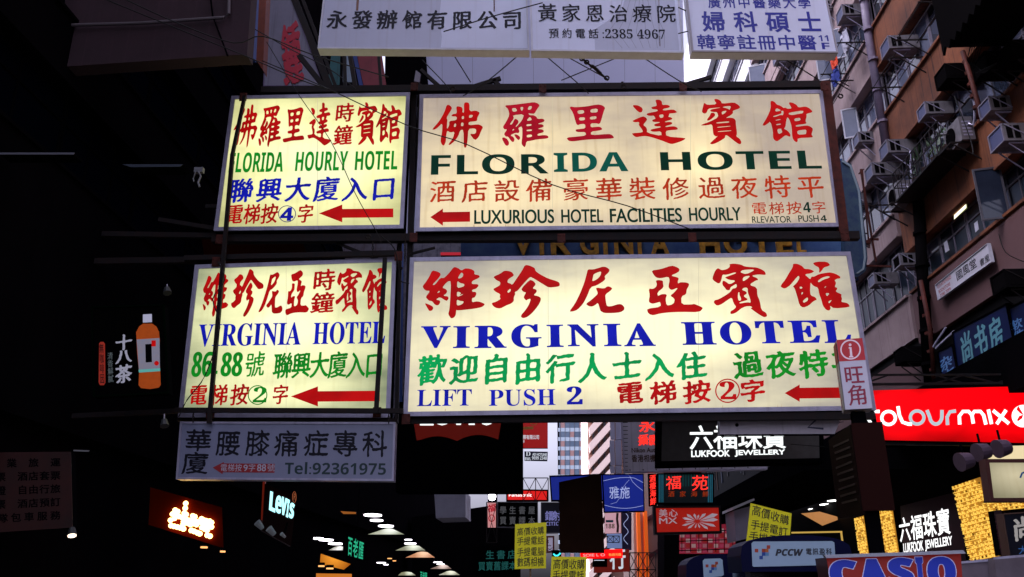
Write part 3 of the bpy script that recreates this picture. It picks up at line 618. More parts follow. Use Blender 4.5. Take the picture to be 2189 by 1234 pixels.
wl=wallbox('side_building','mottled grey concrete building end between the dark left signs',[(928,1050),(995,1050),(995,1106),(932,1108)],44,mat('mottled concrete',(.38,.38,.46),.8,noise=.5,nscale=.6,bump=.2),depth=3)
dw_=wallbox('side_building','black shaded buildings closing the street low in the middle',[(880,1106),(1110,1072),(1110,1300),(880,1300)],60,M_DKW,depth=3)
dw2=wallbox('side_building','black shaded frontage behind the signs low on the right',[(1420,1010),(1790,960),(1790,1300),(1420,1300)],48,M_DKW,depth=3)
# ------------------------------------------------------------------ the four hotel light boxes
def vin(name,c,k=1.0): return mat(name,tuple(min(1,x*.15+.003) for x in c),.5,spec=.1,emis=c,es=k,evar=.22)
V_RED=vin('translucent red vinyl',(.40,.002,.002)); V_GRN=vin('translucent green vinyl',(.003,.22,.012)); V_BLU=vin('translucent blue vinyl',(.004,.008,.36))
V_DGR=vin('translucent dark green vinyl',(.0,.022,.012)); V_TEAL=vin('translucent teal vinyl',(.0,.07,.05)); V_EMR=vin('translucent emerald vinyl',(.0,.30,.07))
V_NAV=vin('translucent navy vinyl',(.01,.015,.16)); V_ORG=vin('translucent orange red vinyl',(.42,.03,.005)); V_CRM=vin('translucent crimson vinyl',(.38,.003,.016))
YS=16.5
def arrow(s,x0,x1,y,h,head,m,sh=.45):
    s.poly([(x0,y),(x0+head,y-h/2),(x0+head,y-h*sh/2),(x1,y-h*sh/2-1),(x1,y+h*sh/2-1),(x0+head,y+h*sh/2),(x0+head,y+h/2)],m,'arrow')
def tubes(s,specs):  # px centre, px radii, gain -> local
    r=[]
    for (x,y,rx,ry,g) in specs:
        c=s_P(s,x,y); e=s_P(s,x+rx,y); f=s_P(s,x,y-ry); r.append((c[0],c[1],abs(e[0]-c[0]),abs(f[1]-c[1]),g))
    return r
def s_P(s,x,y): return s.P(x,y)
def hotel(label,q,a,base,edge,es,spots,dirt=.1,y=YS,fw=.085):
    s=Sign('hotel_sign',label,'sign',q,y=y,a=a,depth=.35,fw=fw,face=MATS['black paint'],frame=M_ALU,case=M_BLK,group='hotel light boxes',proud=.04,face_name='acrylic_face')
    m=backlit('lit acrylic '+label[:12],base,edge,es,tubes(s,spots),dirt)
    for o in s.root.children:
        if o.name.startswith('acrylic_face'): o.data.materials[0]=m
    return s
UL=hotel('upper left light box with green hourly hotel line and circled blue 4',[(496,207),(877,199.4),(863,490),(458,495)],1.4,
  (1.3,1.27,.62),(.34,.34,.13),1.0,[(680,350,300,210,1.15),(560,260,120,150,.35),(800,270,120,140,.2)],.05)
for i,(ch,x0,x1,y0,y1) in enumerate([('佛',500,551,224,317),('羅',555,603,226,316),('里',607,653,230,305),('達',659,711,220,312),('賓',760,805,219,311),('館',803,858,222,308)]):
    UL.cjk(ch,(x0,y0,x1,y1),V_RED,'kaib')
UL.cjk('時',(716,221,756,263),V_RED,'kaib'); UL.cjk('鐘',(713,267,753,312),V_RED,'kaib')
UL.lat('FLORIDA',(491,326,606,369),V_GRN,'bold',.012,.0); UL.lat('HOURLY',(632,324,743,366),V_GRN,'bold',.012,.0); UL.lat('HOTEL',(759,323,850,364),V_GRN,'bold',.012,.0)
UL.cjk('聯興大廈入口',(488,378,848,432),V_BLU,'kaib',cw=55)
UL.cjk('電梯按',(484,436,594,480),V_RED,'kaib',cw=36); UL.cjk('字',(636,436,670,478),V_RED,'kaib')
UL.ring(614,458,19,18,1.6,V_NAV); UL.lat('4',(599,444,627,473),V_BLU,'bold',.02,.01)
arrow(UL,682,841,457,38,50,V_RED,.5)
UR=hotel('upper right light box with big dark green hotel name',[(897.6,203.9),(1757.8,194.3),(1796.7,486),(888.6,496.3)],.9,
  (1.22,1.0,.56),(.44,.36,.30),1.0,[(1040,420,420,200,.62),(1500,330,150,130,.75),(1180,300,400,200,.35),(1480,440,300,130,.3)],.1)
for ch,x0,x1,y0,y1 in [('佛', 923.8, 1034.4, 219.6, 318.3), ('羅', 1074.1, 1174.7, 219.4, 316.3), ('里', 1212.6, 1313.6, 224.3, 303.2), ('達', 1352.3, 1464.8, 213.8, 309.5), ('賓', 1499.7, 1587.0, 211.8, 310.2), ('館', 1629.2, 1739.4, 215.9, 305.9)]:
    UR.cjk(ch,(x0,y0,x1,y1),V_CRM if ch in '羅里' else V_RED,'kaib')
UR.lat('FLOR',(922,331,1175,374),V_DGR,'bold',.005,-.008); UR.lat('IDA',(1186,327,1345,368),V_TEAL,'bold',.005,-.008)
UR.lat('HOTEL',(1414,324,1755,364),V_DGR,'bold',.005,-.008)
UR.cjk('酒店設備',(918,384,1184,434),V_ORG,'kai',cw=58); UR.cjk('豪華裝修',(1204,380,1476,430),V_ORG,'kai',cw=58); UR.cjk('過夜特平',(1494,376,1762,426),V_ORG,'kai',cw=58)
arrow(UR,920,1005,465,37,27,V_RED,.58)
UR.lat('LUXURIOUS',(1015,449,1187,479),V_DGR,'reg',.026,.014); UR.lat('HOTEL',(1202,448,1292,477),V_DGR,'reg',.026,.014); UR.lat('FACILITIES',(1306,446,1460,476),V_DGR,'reg',.026,.014); UR.lat('HOURLY',(1475,444,1586,473),V_DGR,'reg',.026,.014)
UR.cjk('電梯按',(1607,432,1715,460),V_ORG,'kais',cw=34); UR.cjk('字',(1735,430,1766,458),V_ORG,'kais'); UR.lat('4',(1717,433,1733,455),V_DGR,'bold')
UR.lat('RLEVATOR',(1609,463,1692,477),V_DGR,'reg',.01,.006); UR.lat('PUSH',(1707,461,1750,475),V_DGR,'reg',.01,.006); UR.lat('4',(1754,461,1767,474),V_DGR,'bold')
LL=hotel('lower left light box with street number 86-88 in green',[(418,567.7),(847.6,553),(834,893.6),(381.7,893)],2.0,
  (1.3,1.28,.70),(.20,.24,.14),1.0,[(610,700,290,190,1.2),(600,850,300,70,.5),(660,600,300,60,.2)],.04)
for ch,x0,x1,y0,y1 in [('維',432,488,583,679),('珍',493,558,576,679),('尼',551,602,583,672),('亞',608,658,578,675),('賓',714,770,574,675),('館',771,829,574,670)]:
    LL.cjk(ch,(x0,y0,x1,y1),V_RED,'xing')
LL.cjk('時',(664,576,712,624),V_RED,'kaib'); LL.cjk('鐘',(660,625,710,672),V_RED,'kaib')
LL.lat('VIRGINIA',(423,692,639,741),V_BLU,'serif',.012,.0); LL.lat('HOTEL',(665,689,823,737),V_BLU,'serif',.012,.0)
LL.lat('86',(410,753,452,807),V_GRN,'bold',.03,.0); LL.poly([(456,793),(466,793),(465,800),(455,800)],V_GRN,'lettering'); LL.lat('88',(470,754,515,806),V_GRN,'bold',.03,.0)
LL.cjk('號',(520,752,562,808),V_GRN,'kai'); LL.cjk('聯興大廈入口',(580,752,820,810),V_GRN,'kaib',cw=42)
LL.cjk('電梯按',(404,822,528,868),V_RED,'kaib',cw=38); LL.cjk('字',(578,822,612,866),V_RED,'kaib')
LL.ring(551,845,21,21,2.2,V_GRN); LL.lat('2',(537,828,566,861),V_GRN,'serif',.01,0)
arrow(LL,622,812,848,43,58,V_RED,.52)
LR=hotel('lower right and largest light box with blue serif hotel name',[(877,552),(1816.5,539.5),(1871.6,877.6),(862.6,890.7)],.75,
  (1.25,1.14,.70),(.34,.31,.28),1.0,[(1100,770,520,210,.9),(1500,700,480,230,.75),(1250,660,500,160,.35)],.04)
for ch,x0,x1,y0,y1 in [('維', 903.2, 1039.5, 570.8, 681.1), ('珍', 1052.6, 1199.6, 566.8, 680.6), ('尼', 1217.6, 1335.6, 570.5, 669.8), ('亞', 1382.9, 1500.9, 567.9, 673.5), ('賓', 1525.3, 1642.9, 563.7, 679.2), ('館', 1669.5, 1809.0, 560.0, 664.6)]:
    LR.cjk(ch,(x0,y0,x1,y1),V_RED,'xing')
for t,x0,x1,y0,y1 in [('V',900,964,697,744),('I',970,1006,697,744),('R',1016,1085,696,744),('G',1095,1160,693,744),('I',1171,1207,694,742),('N',1216,1283,693,741),('I',1293,1330,692,740),('A',1336,1403,691,740),
   ('H',1460,1532,688,737),('O',1541,1608,686,737),('T',1617,1678,686,734),('E',1687,1753,685,733),('L',1760,1818,684,733)]:
    LR.lat(t,(x0,y0,x1,y1),V_BLU,'serif',.03,.008)
LR.cjk('歡迎自由行人',(894,756,1300,820),V_EMR,'xing',cw=62); LR.cjk('士入住',(1312,752,1512,812),V_EMR,'xing',cw=62); LR.cjk('過夜特平',(1570,748,1840,808),V_GRN,'xing',cw=62)
LR.lat('LIFT',(892,833,1010,868),V_BLU,'serif',.0,.0); LR.lat('PUSH',(1047,832,1190,868),V_BLU,'serif',.0,.0); LR.lat('2',(1214,826,1248,865),V_BLU,'serif',.02,.0)
LR.cjk('電梯按',(1320,814,1522,864),V_RED,'xing',cw=58); LR.ring(1555,836,26.5,26,2.6,V_RED); LR.lat('2',(1541,815,1575,854),V_RED,'serif',.02,0); LR.cjk('字',(1584,810,1638,860),V_RED,'xing')
arrow(LR,1677,1800,841,37,32,V_RED,.62)
M_SEAM=mat('acrylic seam',(.1,.09,.06),.5,emis=(.62,.55,.36),es=1)
for sg,xs,y0,y1 in ((UR,(1181,1476),206,490),(LR,(1172,1493),552,882),(UL,(679,),210,488),(LL,(612,),566,888)):
    for x in xs: sg.line([(x+sg_*(i-1)*0,y0+(y1-y0)*i/2) for i in range(3) for sg_ in (0,)],.9,M_SEAM,'acrylic_seam',dw=-.001)
M_GRIME=mat('brown grime film',(.08,.05,.03),.6,emis=(.55,.42,.24),es=1)
rg=random.Random(21)
for sg,n,xa,xb,yb in ((UR,26,905,1780,488),(LR,14,885,1850,880)):
    for k in range(n):
        x=rg.uniform(xa,xb); h_=rg.uniform(2,11); w__=rg.uniform(.5,1.6); yb_=yb-(x-xa)/(xb-xa)*8-1
        sg.poly([(x-w__,yb_),(x+w__,yb_),(x+.2,yb_-h_)],M_GRIME,'grime_drip',dw=-.001)
# unlit white signs at the top and the grey one lower left
M_SGW=mat('grey white sign acrylic',(.47,.49,.63),.35,noise=.12,nscale=1.5,streak=.18,col2=(.26,.2,.2))
M_SGW2=mat('pale sign acrylic',(.66,.69,.86),.35,noise=.15,nscale=1.0,streak=.15,col2=(.3,.26,.28))
M_INK=mat('black sign ink',(.006,.006,.014),.5,spec=.2); M_BINK=mat('blue sign ink',(.006,.012,.28),.5)
M_STAIN=mat('rust stain',(.22,.11,.08),.7)
SA=Sign('shop_sign','unlit grey white board with one row of eight black brush characters','sign',[(698,-60),(1125,-60),(1132,109.6),(679.4,105.5)],y=14.5,a=1.5,depth=.22,fw=.035,face=M_SGW,frame=M_ALUW,case=M_ALUW)
SA.cjk('永發辦館有限公司',(699,22,1117,64),M_INK,'kaib',cw=44,dw=.004)
SA.poly([(766,-50),(772,-50),(766,24),(761,24)],M_STAIN,'rust_streak'); SA.poly([(1055,-50),(1058,-50),(1058,26),(1055,26)],M_STAIN,'rust_streak')
SA.poly([(945,-58),(1122,-58),(1128,104),(942,103),(945,80),(939,40),(943,0)],M_SGW2,'pale_patch')  # paler patch over the right half of the board
SB=Sign('shop_sign','unlit board with telephone number in black, between two others at the top','sign',[(1131,-60),(1447,-60),(1461.7,115),(1135.5,110.3)],y=14.3,a=1.0,depth=.22,fw=.035,face=M_SGW2,frame=M_ALUW,case=M_ALUW)
SB.poly([(1350,-58),(1436,-58),(1452,109),(1272,108),(1270,65),(1300,45),(1330,20)],M_SGW,'grey_patch')  # greyer patch over the right side, crossed by grey lines
for k in range(7):
    SB.line([(1330+k*12+6*math.sin(k),0),(1322+k*14,40),(1300+k*20,70),(1330+k*15,104)],.8,mat('patch line',(.24,.25,.33),.4),'grey_line',dw=.002)
SB.cjk('黃家恩治療院',(1149,10,1444,50),M_INK,'kai',cw=42,dw=.004); SB.cjk('預約電話',(1172,62,1278,84),M_INK,'kai',cw=22,dw=.004); SB.lat(':2385 4967',(1286,64,1421,84),M_INK,'serif',dw=.004)
SB.poly([(1404,-50),(1407,-50),(1410,18),(1408,18)],M_STAIN,'rust_streak'); SB.poly([(1406,50),(1410,50),(1412,100),(1409,100)],M_STAIN,'rust_streak')
SC_=Sign('shop_sign','unlit board with three rows of bold blue characters at the top right','sign',[(1460,-60),(1755,-60),(1791,115),(1478.8,112.5)],y=14.0,a=.5,depth=.22,fw=.03,face=M_SGW2,frame=mat('greyish trim',(.3,.28,.32),.5),case=M_ALUW)
SC_.cjk('廣州中醫藥大學',(1512,-8,1732,19),M_BINK,'hei',cw=28); SC_.cjk('婦科碩士',(1500,24,1755,70),M_BINK,'heib',cw=50); SC_.cjk('韓寧註冊中醫',(1489,74,1745,108),M_BINK,'hei',cw=41)
SC_.lat('11',(1749,76,1770,89),M_BINK,'bold'); SC_.lat('F',(1756,92,1773,106),M_BINK,'bold')
HS=Sign('clinic_sign','unlit grey board hanging under the lower left light box, with black clerical characters','sign',[(386,902),(846,903),(842,1029),(377,1025)],y=16.4,a=1.5,depth=.22,fw=.04,
  face=mat('dim sign acrylic',(.24,.26,.38),.4,noise=.2,nscale=1.5),frame=M_ALU,case=M_ALU)
HS.cjk('華',(396,918,452,966),M_INK,'li'); HS.cjk('廈',(388,966,446,1015),M_INK,'li'); HS.cjk('腰膝痛症專科',(460,920,828,978),M_INK,'li',cw=54)
HS.poly([(455,1000),(479,988),(479,991),(588,992),(587,1011),(477,1010),(476,1014)],mat('red arrow paint',(.32,.01,.015),.5),'arrow')
mw=mat('pale lettering',(.5,.5,.6),.5); HS.cjk('電梯按',(470,992,516,1009),mw,'heil',cw=15,dw=.002); HS.lat('9',(519,994,528,1008),mw,'reg',.01,.01,dw=.002); HS.cjk('字',(529,992,545,1009),mw,'heil',dw=.002); HS.lat('88',(548,993,567,1008),mw,'reg',.01,.01,dw=.002); HS.cjk('號',(569,992,586,1009),mw,'heil',dw=.002)
HS.lat('Tel:92361975',(607,989,825,1015),mat('dark green ink',(.004,.03,.035),.5),'bold',.0,.0)
# old blue neon name board behind the hotel light boxes
OB=Sign('old_name_board','old blue board with rusty yellow hotel letters behind the light boxes','sign',[(985,350),(1800,340),(1835,600),(985,600)],y=19,a=0,depth=.3,fw=0,
  face=mat('weathered blue board',(.012,.06,.22),.6,noise=.5,nscale=2,col2=(.10,.20,.36)),frame=M_STEEL,case=M_BLK)
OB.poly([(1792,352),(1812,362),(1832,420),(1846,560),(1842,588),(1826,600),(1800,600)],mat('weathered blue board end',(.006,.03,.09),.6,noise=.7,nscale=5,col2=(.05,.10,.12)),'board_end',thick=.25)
my=mat('rusty yellow letter',(.75,.36,.02),.6,noise=.7,nscale=8,col2=(.06,.03,.01))
for t,x0,x1 in [('V',1095,1137),('I',1150,1160),('R',1174,1216),('G',1236,1275),('I',1285,1294),('N',1308,1348),('I',1358,1366),('A',1385,1425),('H',1490,1533),('O',1543,1592),('T',1602,1645),('E',1655,1690),('L',1700,1718)]:
    OB.lat(t,(x0,500,x1,548),my,'reg',.035,.03,thick=.08)
mn=mat('grey neon tube',(.25,.33,.38),.3)
OB.poly([(1793,354),(1811,366),(1829,420),(1842,560),(1838,585),(1824,595),(1820,594),(1835,583),(1838,560),(1825,420),(1808,369),(1791,358)],mn,'neon_tube',thick=.03,dw=.26)
# ------------------------------------------------------------------ steel frame carrying the light boxes
fr=thing('sign_scaffold','black steel frame of beams and posts carrying the hotel light boxes','frame',(-1,YS,0)); L0=Vector(fr.location)
def bar(nm,p0,p1,wpx,y=YS,m=M_STEEL,hpx=None,par=None,y2=None):
    a=onplane(*p0,y=y); c=onplane(*p1,y=y2 or y); k=(a.y/FPX)*1.02; par=par or fr
    return MB().bar(a-par.location,c-par.location,wpx*k,(hpx or wpx)*k).build(nm,m,par)
bar('beam',(560,195),(1765,183),17,YS+.12); bar('beam',(455,512),(1835,505),18,YS+.12); bar('beam',(395,553),(850,542),12,YS-.05); bar('beam',(375,877),(862,879),10,YS-.25)
bar('beam',(862,898),(1868,889),15,YS+.1); bar('beam',(380,897),(850,899),7,YS+.1)
bar('post',(886,180),(868,905),13,YS+.25); bar('post',(898,180),(880,520),6,YS+.3); bar('post',(1763,178),(1802,500),20,YS+.1,M_RUST); bar('post',(523,206),(497,330),7.5,YS-.3); bar('post',(497,330),(447,905),8.5,YS-.3); bar('post',(823,552),(804,884),9,YS-.3)
bar('post',(856,500),(848,905),8,YS+.3)
for p0,p1,w_ in [((980,196),(1070,168),9),((1055,172),(1090,205),9),((1330,176),(1335,200),6),((1400,200),(1520,165),8),((900,150),(955,200),8),((640,120),(700,195),12),((340,470),(600,512),10),((440,442),(490,442),9),((720,520),(860,575),6),((870,545),(930,530),5)]:
    bar('brace',p0,p1,w_,YS+.2)
bar('wall_arm',(200,560),(470,556),14,YS+.2,y2=YS+.1); bar('wall_arm',(-60,497),(470,505),12,YS+.3)
bar('wall_arm',(150,890),(400,878),10,YS+.3)
tr=thing('lattice_brace','dark rusty truss arm reaching out from the left wall above the light boxes','frame',onplane(700,100,y=17)); 
for p0,p1,w_ in [((622,-20),(712,205),17),((640,-20),(725,205),8),((736,100),(738,190),8),((745,100),(760,190),10),((808,100),(815,190),7)]: bar('beam',p0,p1,w_,17,M_STEEL,par=tr)
def plate(x,y,Y,w_=.16,h=.2):
    p=onplane(x,y,y=Y)-L0; b=MB(); b.box(p.x-w_/2,p.x+w_/2,p.y-.02,p.y,p.z-h/2,p.z+h/2)
    for sx in (-1,1):
        for sz in (-1,1): c=Vector((p.x+sx*w_*.32,p.y-.02,p.z+sz*h*.32)); b.tube([c,c-Vector((0,.02,0))],.014,6)
    b.build('joint_plate',M_RUST,fr)
for x,y in ((520,208),(886,186),(1762,186),(884,508),(1806,506),(470,512),(462,560),(852,548),(450,884),(806,882),(868,896),(1480,508),(1200,510),(1160,190),(1460,186)): plate(x,y,YS-.12)
# chains and tie rods
M_NVY=mat('navy mark',(.03,.03,.08),.5)
def rod(label,pts,y,r=.012,m=M_CABLE,name='tie_rod',cat='rod',group=None):
    P=[onplane(*p,y=y) for p in pts]; o=thing(name,label,cat,P[0],group=group); MB().tube([q-P[0] for q in P],r,5).build('strand',m,o); return o
# ------------------------------------------------------------------ far and middle signs, street side
def board(label,q,y,face,name='shop_sign',frame=M_BLK,a=0,fw=.05,depth=.2,**k):
    return Sign(name,label,'sign',q,y=y,a=a,face=face,frame=frame,case=frame,fw=fw,depth=depth,**k)
LW=glow('lit white letter',(.95,1,1),1.3); LWs=glow('dim white letter',(.75,.8,.9),.75); LR_=glow('red neon letter',(1,.03,.02),1.3)
# big black box with the cut-off white name
J=board('large black sign box with a dark red wing shape under the light boxes',[(846,860),(1117,860),(1117,1052),(846,1052)],22,M_BLK,frame=M_BLK,depth=.6)
wing=[(884,900),(1072,900),(1065,940)]+[(1065-84*t/10+0,940-10*math.sin(math.pi*t/10)) for t in range(1,10)]+[(977,943)]+[(977-84*t/10,943-10*math.sin(math.pi*t/10)) for t in range(1,10)]+[(891,942)]
J.poly(wing,mat('dark red panel',(.10,.006,.003),.6,emis=(.10,.004,.001),es=.6),'wing_emblem')
J.poly([(898,898),(927,898),(927,910),(898,910)],LW,'lettering',dw=.01); J.poly([(930,898),(961,898),(956,907),(945,910),(935,907)],LW,'lettering',dw=.01); J.poly([(972,898),(990,898),(985,909),(976,909)],LW,'lettering',dw=.01)
J.poly([(1002,898),(1015,898),(1015,909),(1002,909)],LW,'lettering',dw=.01); J.poly([(1026,898),(1056,898),(1050,907),(1040,910),(1031,907)],LW,'lettering',dw=.01)
mr=mat('red board',(.40,.012,.01),.5,noise=.2,emis=(.4,.005,.003),es=.5)
b=board('red hanging banner with white company name above the telephone plate',[(1112,890),(1171,890),(1171,958),(1112,958)],34,mr,fw=0)
b.cjk('際有限公司',(1118,930,1153,940),LWs,'hei'); b.lat('3',(1117,941,1121,947),LWs); b.ring(1141,903,8,7,2,mat('gold emblem',(.6,.25,.02),.4),name='emblem'); b.poly([(1117,913),(1140,912),(1140,918),(1117,919)],mat('gold emblem',(.6,.25,.02),.4),'emblem')
b=board('small navy plate with telephone number under the red banner',[(1121,965),(1171,966),(1170,985),(1121,984)],34,mat('navy plate',(.012,.012,.06),.5),fw=0)
b.lat('AD HOTLINE',(1138,969,1169,975),LWs,'reg',.03,.03); b.lat('9699 2348',(1137,976,1169,983),LWs,'bold'); b.lat('D',(1124,966,1134,975),LWs,'serif'); b.lat('BWL',(1122,978,1135,984),LWs,'bold')
b=board('red lit board with white brand lettering behind the gantry',[(1082,1046),(1172,1047),(1172,1072),(1082,1072)],36,mat('lit red board',(.4,.02,.02),.5,emis=(.75,.012,.01),es=.9),fw=.06)
b.lat('Panasonic',(1088,1055,1138,1062),LW,'bold')
b=board('black board with two rows of dim grey characters behind the yellow placard',[(1063,1073),(1150,1073),(1150,1128),(1063,1128)],32,M_BLK,frame=mat('grey frame',(.12,.12,.14),.5),fw=.03)
dg=mat('dim grey letter',(.05,.055,.06),.6,emis=(.05,.05,.055),es=1)
b.cjk('學生書屋',(1068,1082,1144,1100),dg,'hei',cw=15); b.cjk('買賣課本',(1068,1104,1144,1122),dg,'hei',cw=15)
b=board('dark navy board with pale laser shop characters beside the grey lettered one',[(1156,1074),(1200,1074),(1200,1140),(1156,1141)],31,mat('dark navy board',(.004,.005,.02),.5),frame=mat('grey frame',(.12,.12,.14),.5),fw=.03)
b.cjk('鐳射',(1165,1092,1200,1114),mat('lilac letter',(.25,.25,.5),.5,emis=(.12,.12,.3),es=1),'hei',cw=19); b.lat('CITIC',(1167,1116,1194,1124),mat('lilac letter',(.25,.25,.5)),'bold')
b=board('dark board with two rows of faint teal characters left of the yellow placard',[(1008,1168),(1104,1166),(1104,1226),(1008,1228)],27,M_BLK,fw=0)
tl=mat('faint teal letter',(.01,.05,.05),.5,emis=(.004,.055,.05),es=1)
b.cjk('生書店',(1038,1176,1104,1196),tl,'hei',cw=19); b.cjk('買賣舊課本',(1022,1200,1104,1220),tl,'hei',cw=16)
mbl=mat('deep blue board',(.012,.03,.32),.5,emis=(.004,.012,.16),es=.9)  # plain unlit board, a faint glow is put into its colour
b=board('plain deep blue board left of the dark brown one',[(1174,1017),(1292,1013),(1292,1072),(1178,1072)],31,mbl)
b=board('dark brown hanging board in front of the deep blue signs',[(1195,1031),(1285,1012),(1292,1182),(1197,1182)],20,mat('brown painted board',(.030,.012,.006),.8,noise=.6,nscale=1.5,spec=.05),fw=0,depth=.15)
b=board('deep blue board with thin white curves and two white characters',[(1287,1014),(1376,1013),(1378,1094),(1291,1096)],29,mbl,frame=M_BLK,fw=.03)
lw=mat('pale blue line',(.4,.45,.7),.5,emis=(.3,.35,.6),es=.9)
b.cjk('雅施',(1302,1040,1347,1068),lw,'kais',cw=22)
b.line([(1289+i*9.5,1030-9*math.sin(math.pi*(i+.6)/11.5)+ (i>7)*(i-7)*3.2) for i in range(10)],.9,lw,'curve'); b.line([(1292+i*9.2,1078+9*math.sin(math.pi*(i+.8)/11)) for i in range(10)],.9,lw,'curve')
b.line([(1305,1078),(1318,1074),(1325,1064),(1328,1048),(1338,1034),(1345,1026)],.6,lw,'curve'); b.line([(1346,1018),(1352,1030),(1362,1040),(1374,1049)],.8,lw,'curve')
# grey ribbed board, camera shop
mg=mat('weathered grey sheet',(.5,.48,.58),.7,noise=.4,nscale=1.2,streak=.5)
b=board('weathered grey sheet metal board with red characters behind the jewellery sign',[(1327,880),(1640,880),(1640,1004),(1334,1011)],25,mg,frame=M_ALU,fw=.04)
for ch,x0,y0,x1,y1 in (('永',1368,896,1404,926),('攝影',1366,930,1412,954)): b.cjk(ch,(x0,y0,x1,y1),LR_,'xing')
b.lat('Nikon Aut',(1351,959,1404,969),mat('brown letter',(.05,.02,.01),.6),'reg',.03,.02); b.cjk('香港相機',(1351,973,1405,989),mat('brown letter',(.05,.02,.01),.6),'heib',cw=13)
for k in range(14): b.poly([(1330,903+k*8.5),(1342,903+k*8.5),(1342,904.2+k*8.5),(1330,904.2+k*8.5)],M_BLK,'rib')
for k in range(10): b.poly([(1345+k*28,1004-k*.6),(1348+k*28,1004-k*.6),(1347+k*28,1008-k*.6)],M_BLK,'bolt')
dct=thing('air_duct','pale vertical duct running beside the grey board','duct',onplane(1316,1012,y=26)); L=Vector(dct.location)
for i,(x,w_) in enumerate(((1308,9),(1321,12))):
    for (ya,yb) in ((880,940),(942,995),(997,1012)): bar('duct_section',(x,ya),(x+2,yb),w_,26,mat('lilac duct',(.55,.55,.72),.5),par=dct)
J2=board('black jewellery sign with white characters over english name',[(1405,893),(1758,893),(1762,989),(1405,996)],20.5,mat('charcoal panel',(.12,.115,.11),.5,noise=.5,nscale=5,col2=(.07,.06,.05)),frame=M_BLK,fw=.1,depth=.5)
J2.cjk('六福珠寶',(1477,908,1686,962),LW,'hei',cw=53); J2.lat('LUKFOOK',(1482,963,1567,977),LW,'reg',.03,.03); J2.lat('JEWELLERY',(1577,962,1683,976),LW,'reg',.03,.03)
Z=board('white board with a dark angular mark overlapping the jewellery sign',[(1538,880),(1803,880),(1784,928),(1538,929)],16.8,mat('dusty white board',(.62,.57,.64),.6,noise=.3,nscale=2,streak=.3),frame=mat('dusty white board',(.5,.46,.52)),fw=0)
Z.line([(1748,894),(1727,914),(1760,917)],4.5,M_NVY if 'M_NVY' in globals() else mat('navy mark',(.03,.03,.08),.5),'mark'); Z.ring(1575,909,4,4,3.9,M_BLK,name='hole')
Z.line([(1538,931),(1784,930)],4,M_BLK,'lower_edge')
# neon restaurant sign
F=board('dark board with blue neon edges and two red neon characters',[(1405,1012),(1526,1012),(1526,1078),(1405,1078)],27,mat('teal black board',(.004,.02,.022),.6),fw=.04)
bn=glow('blue neon',(.03,.30,.45),.5)
for x in (1409,1413,1417,1514,1518,1522): F.line([(x,1014),(x,1074)],1.1,bn,'neon_tube')
for x in range(1424,1510,6): F.line([(x,1014),(x,1040)],1.0,mat('teal neon',(.0,.06,.06),.4,emis=(.0,.07,.07),es=1),'neon_tube')
F.cjk('福',(1423,1017,1457,1048),LR_,'kai',dw=.03); F.cjk('苑',(1478,1016,1514,1050),LR_,'kai',dw=.03); F.cjk('酒家海鮮',(1428,1050,1515,1063),mat('dim red neon',(.2,.02,.01),.5,emis=(.22,.02,.0),es=1),'kai',cw=14)
b=board('narrow vertical red neon sign beside the blue edged board',[(1386,1013),(1403,1013),(1404,1082),(1388,1082)],27.5,M_BLK,fw=.02)
b.cjk('酒樓海鮮',(1389,1015,1402,1080),LR_,'xing',vert=True)
X=board('red board with silver burst emblem and two white latin capitals',[(1397,1082),(1540,1081),(1543,1140),(1400,1143)],25,mat('scarlet board',(.36,.02,.008),.5,noise=.25,nscale=2,emis=(.35,.008,.003),es=.7),frame=M_STEEL,fw=.06,depth=.35)
sv=mat('silver shape',(.55,.5,.55),.4,emis=(.35,.28,.32),es=.6)
X.cjk('美心',(1408,1088,1450,1106),sv,'hei',cw=20); X.lat('MX',(1409,1107,1449,1120),sv,'reg',.012,.012)
cx,cy=1490,1115
for t,r0,r1,wd in [(-10,6,46,13),(22,5,44,9),(48,5,36,8),(75,5,24,5),(100,5,24,4),(128,5,32,7),(155,5,36,7),(176,5,26,4),(-32,6,52,14),(-58,6,34,9),(-82,5,24,5),(-104,5,28,7),(-132,6,34,8),(-160,6,34,7),(205,5,32,7)]:
    a=math.radians(t); c,s_=math.cos(a),math.sin(a); n=(-s_,c); pts=[]
    ry=.62
    r1c=min(r1,48/max(.3,abs(c)),40/max(.25,abs(s_)))
    pts=[(cx+c*r0,cy+s_*r0*ry),(cx+c*r1c*.75+n[0]*wd*.42,cy+(s_*r1c*.75+n[1]*wd*.5)*ry),(cx+c*r1c+n[0]*wd*.12,cy+(s_*r1c+n[1]*wd*.2)*ry),(cx+c*r1c*.8-n[0]*wd*.42,cy+(s_*r1c*.8-n[1]*wd*.5)*ry)]
    X.poly(pts,sv,'petal')
g=thing('roof_box','pale grey box with a sloping top behind the tilted yellow placard','box',onplane(1585,1155,y=24)); L=Vector(g.location); p=lambda x,y,Y=24:(onplane(x,y,y=Y)-L)
MB().prism([p(1574,1157),(p(1602,1150)),p(1612,1080),p(1569,1092)],(0,1.2,0)).build('body',mat('pale grey panel',(.36,.34,.46),.6,noise=.2),g)
MB().prism([p(1567,1090,23.9),p(1613,1070,23.9),p(1612,1065,23.9),p(1567,1084,23.9)],(0,1.5,0)).build('lid',M_ALUW,g)
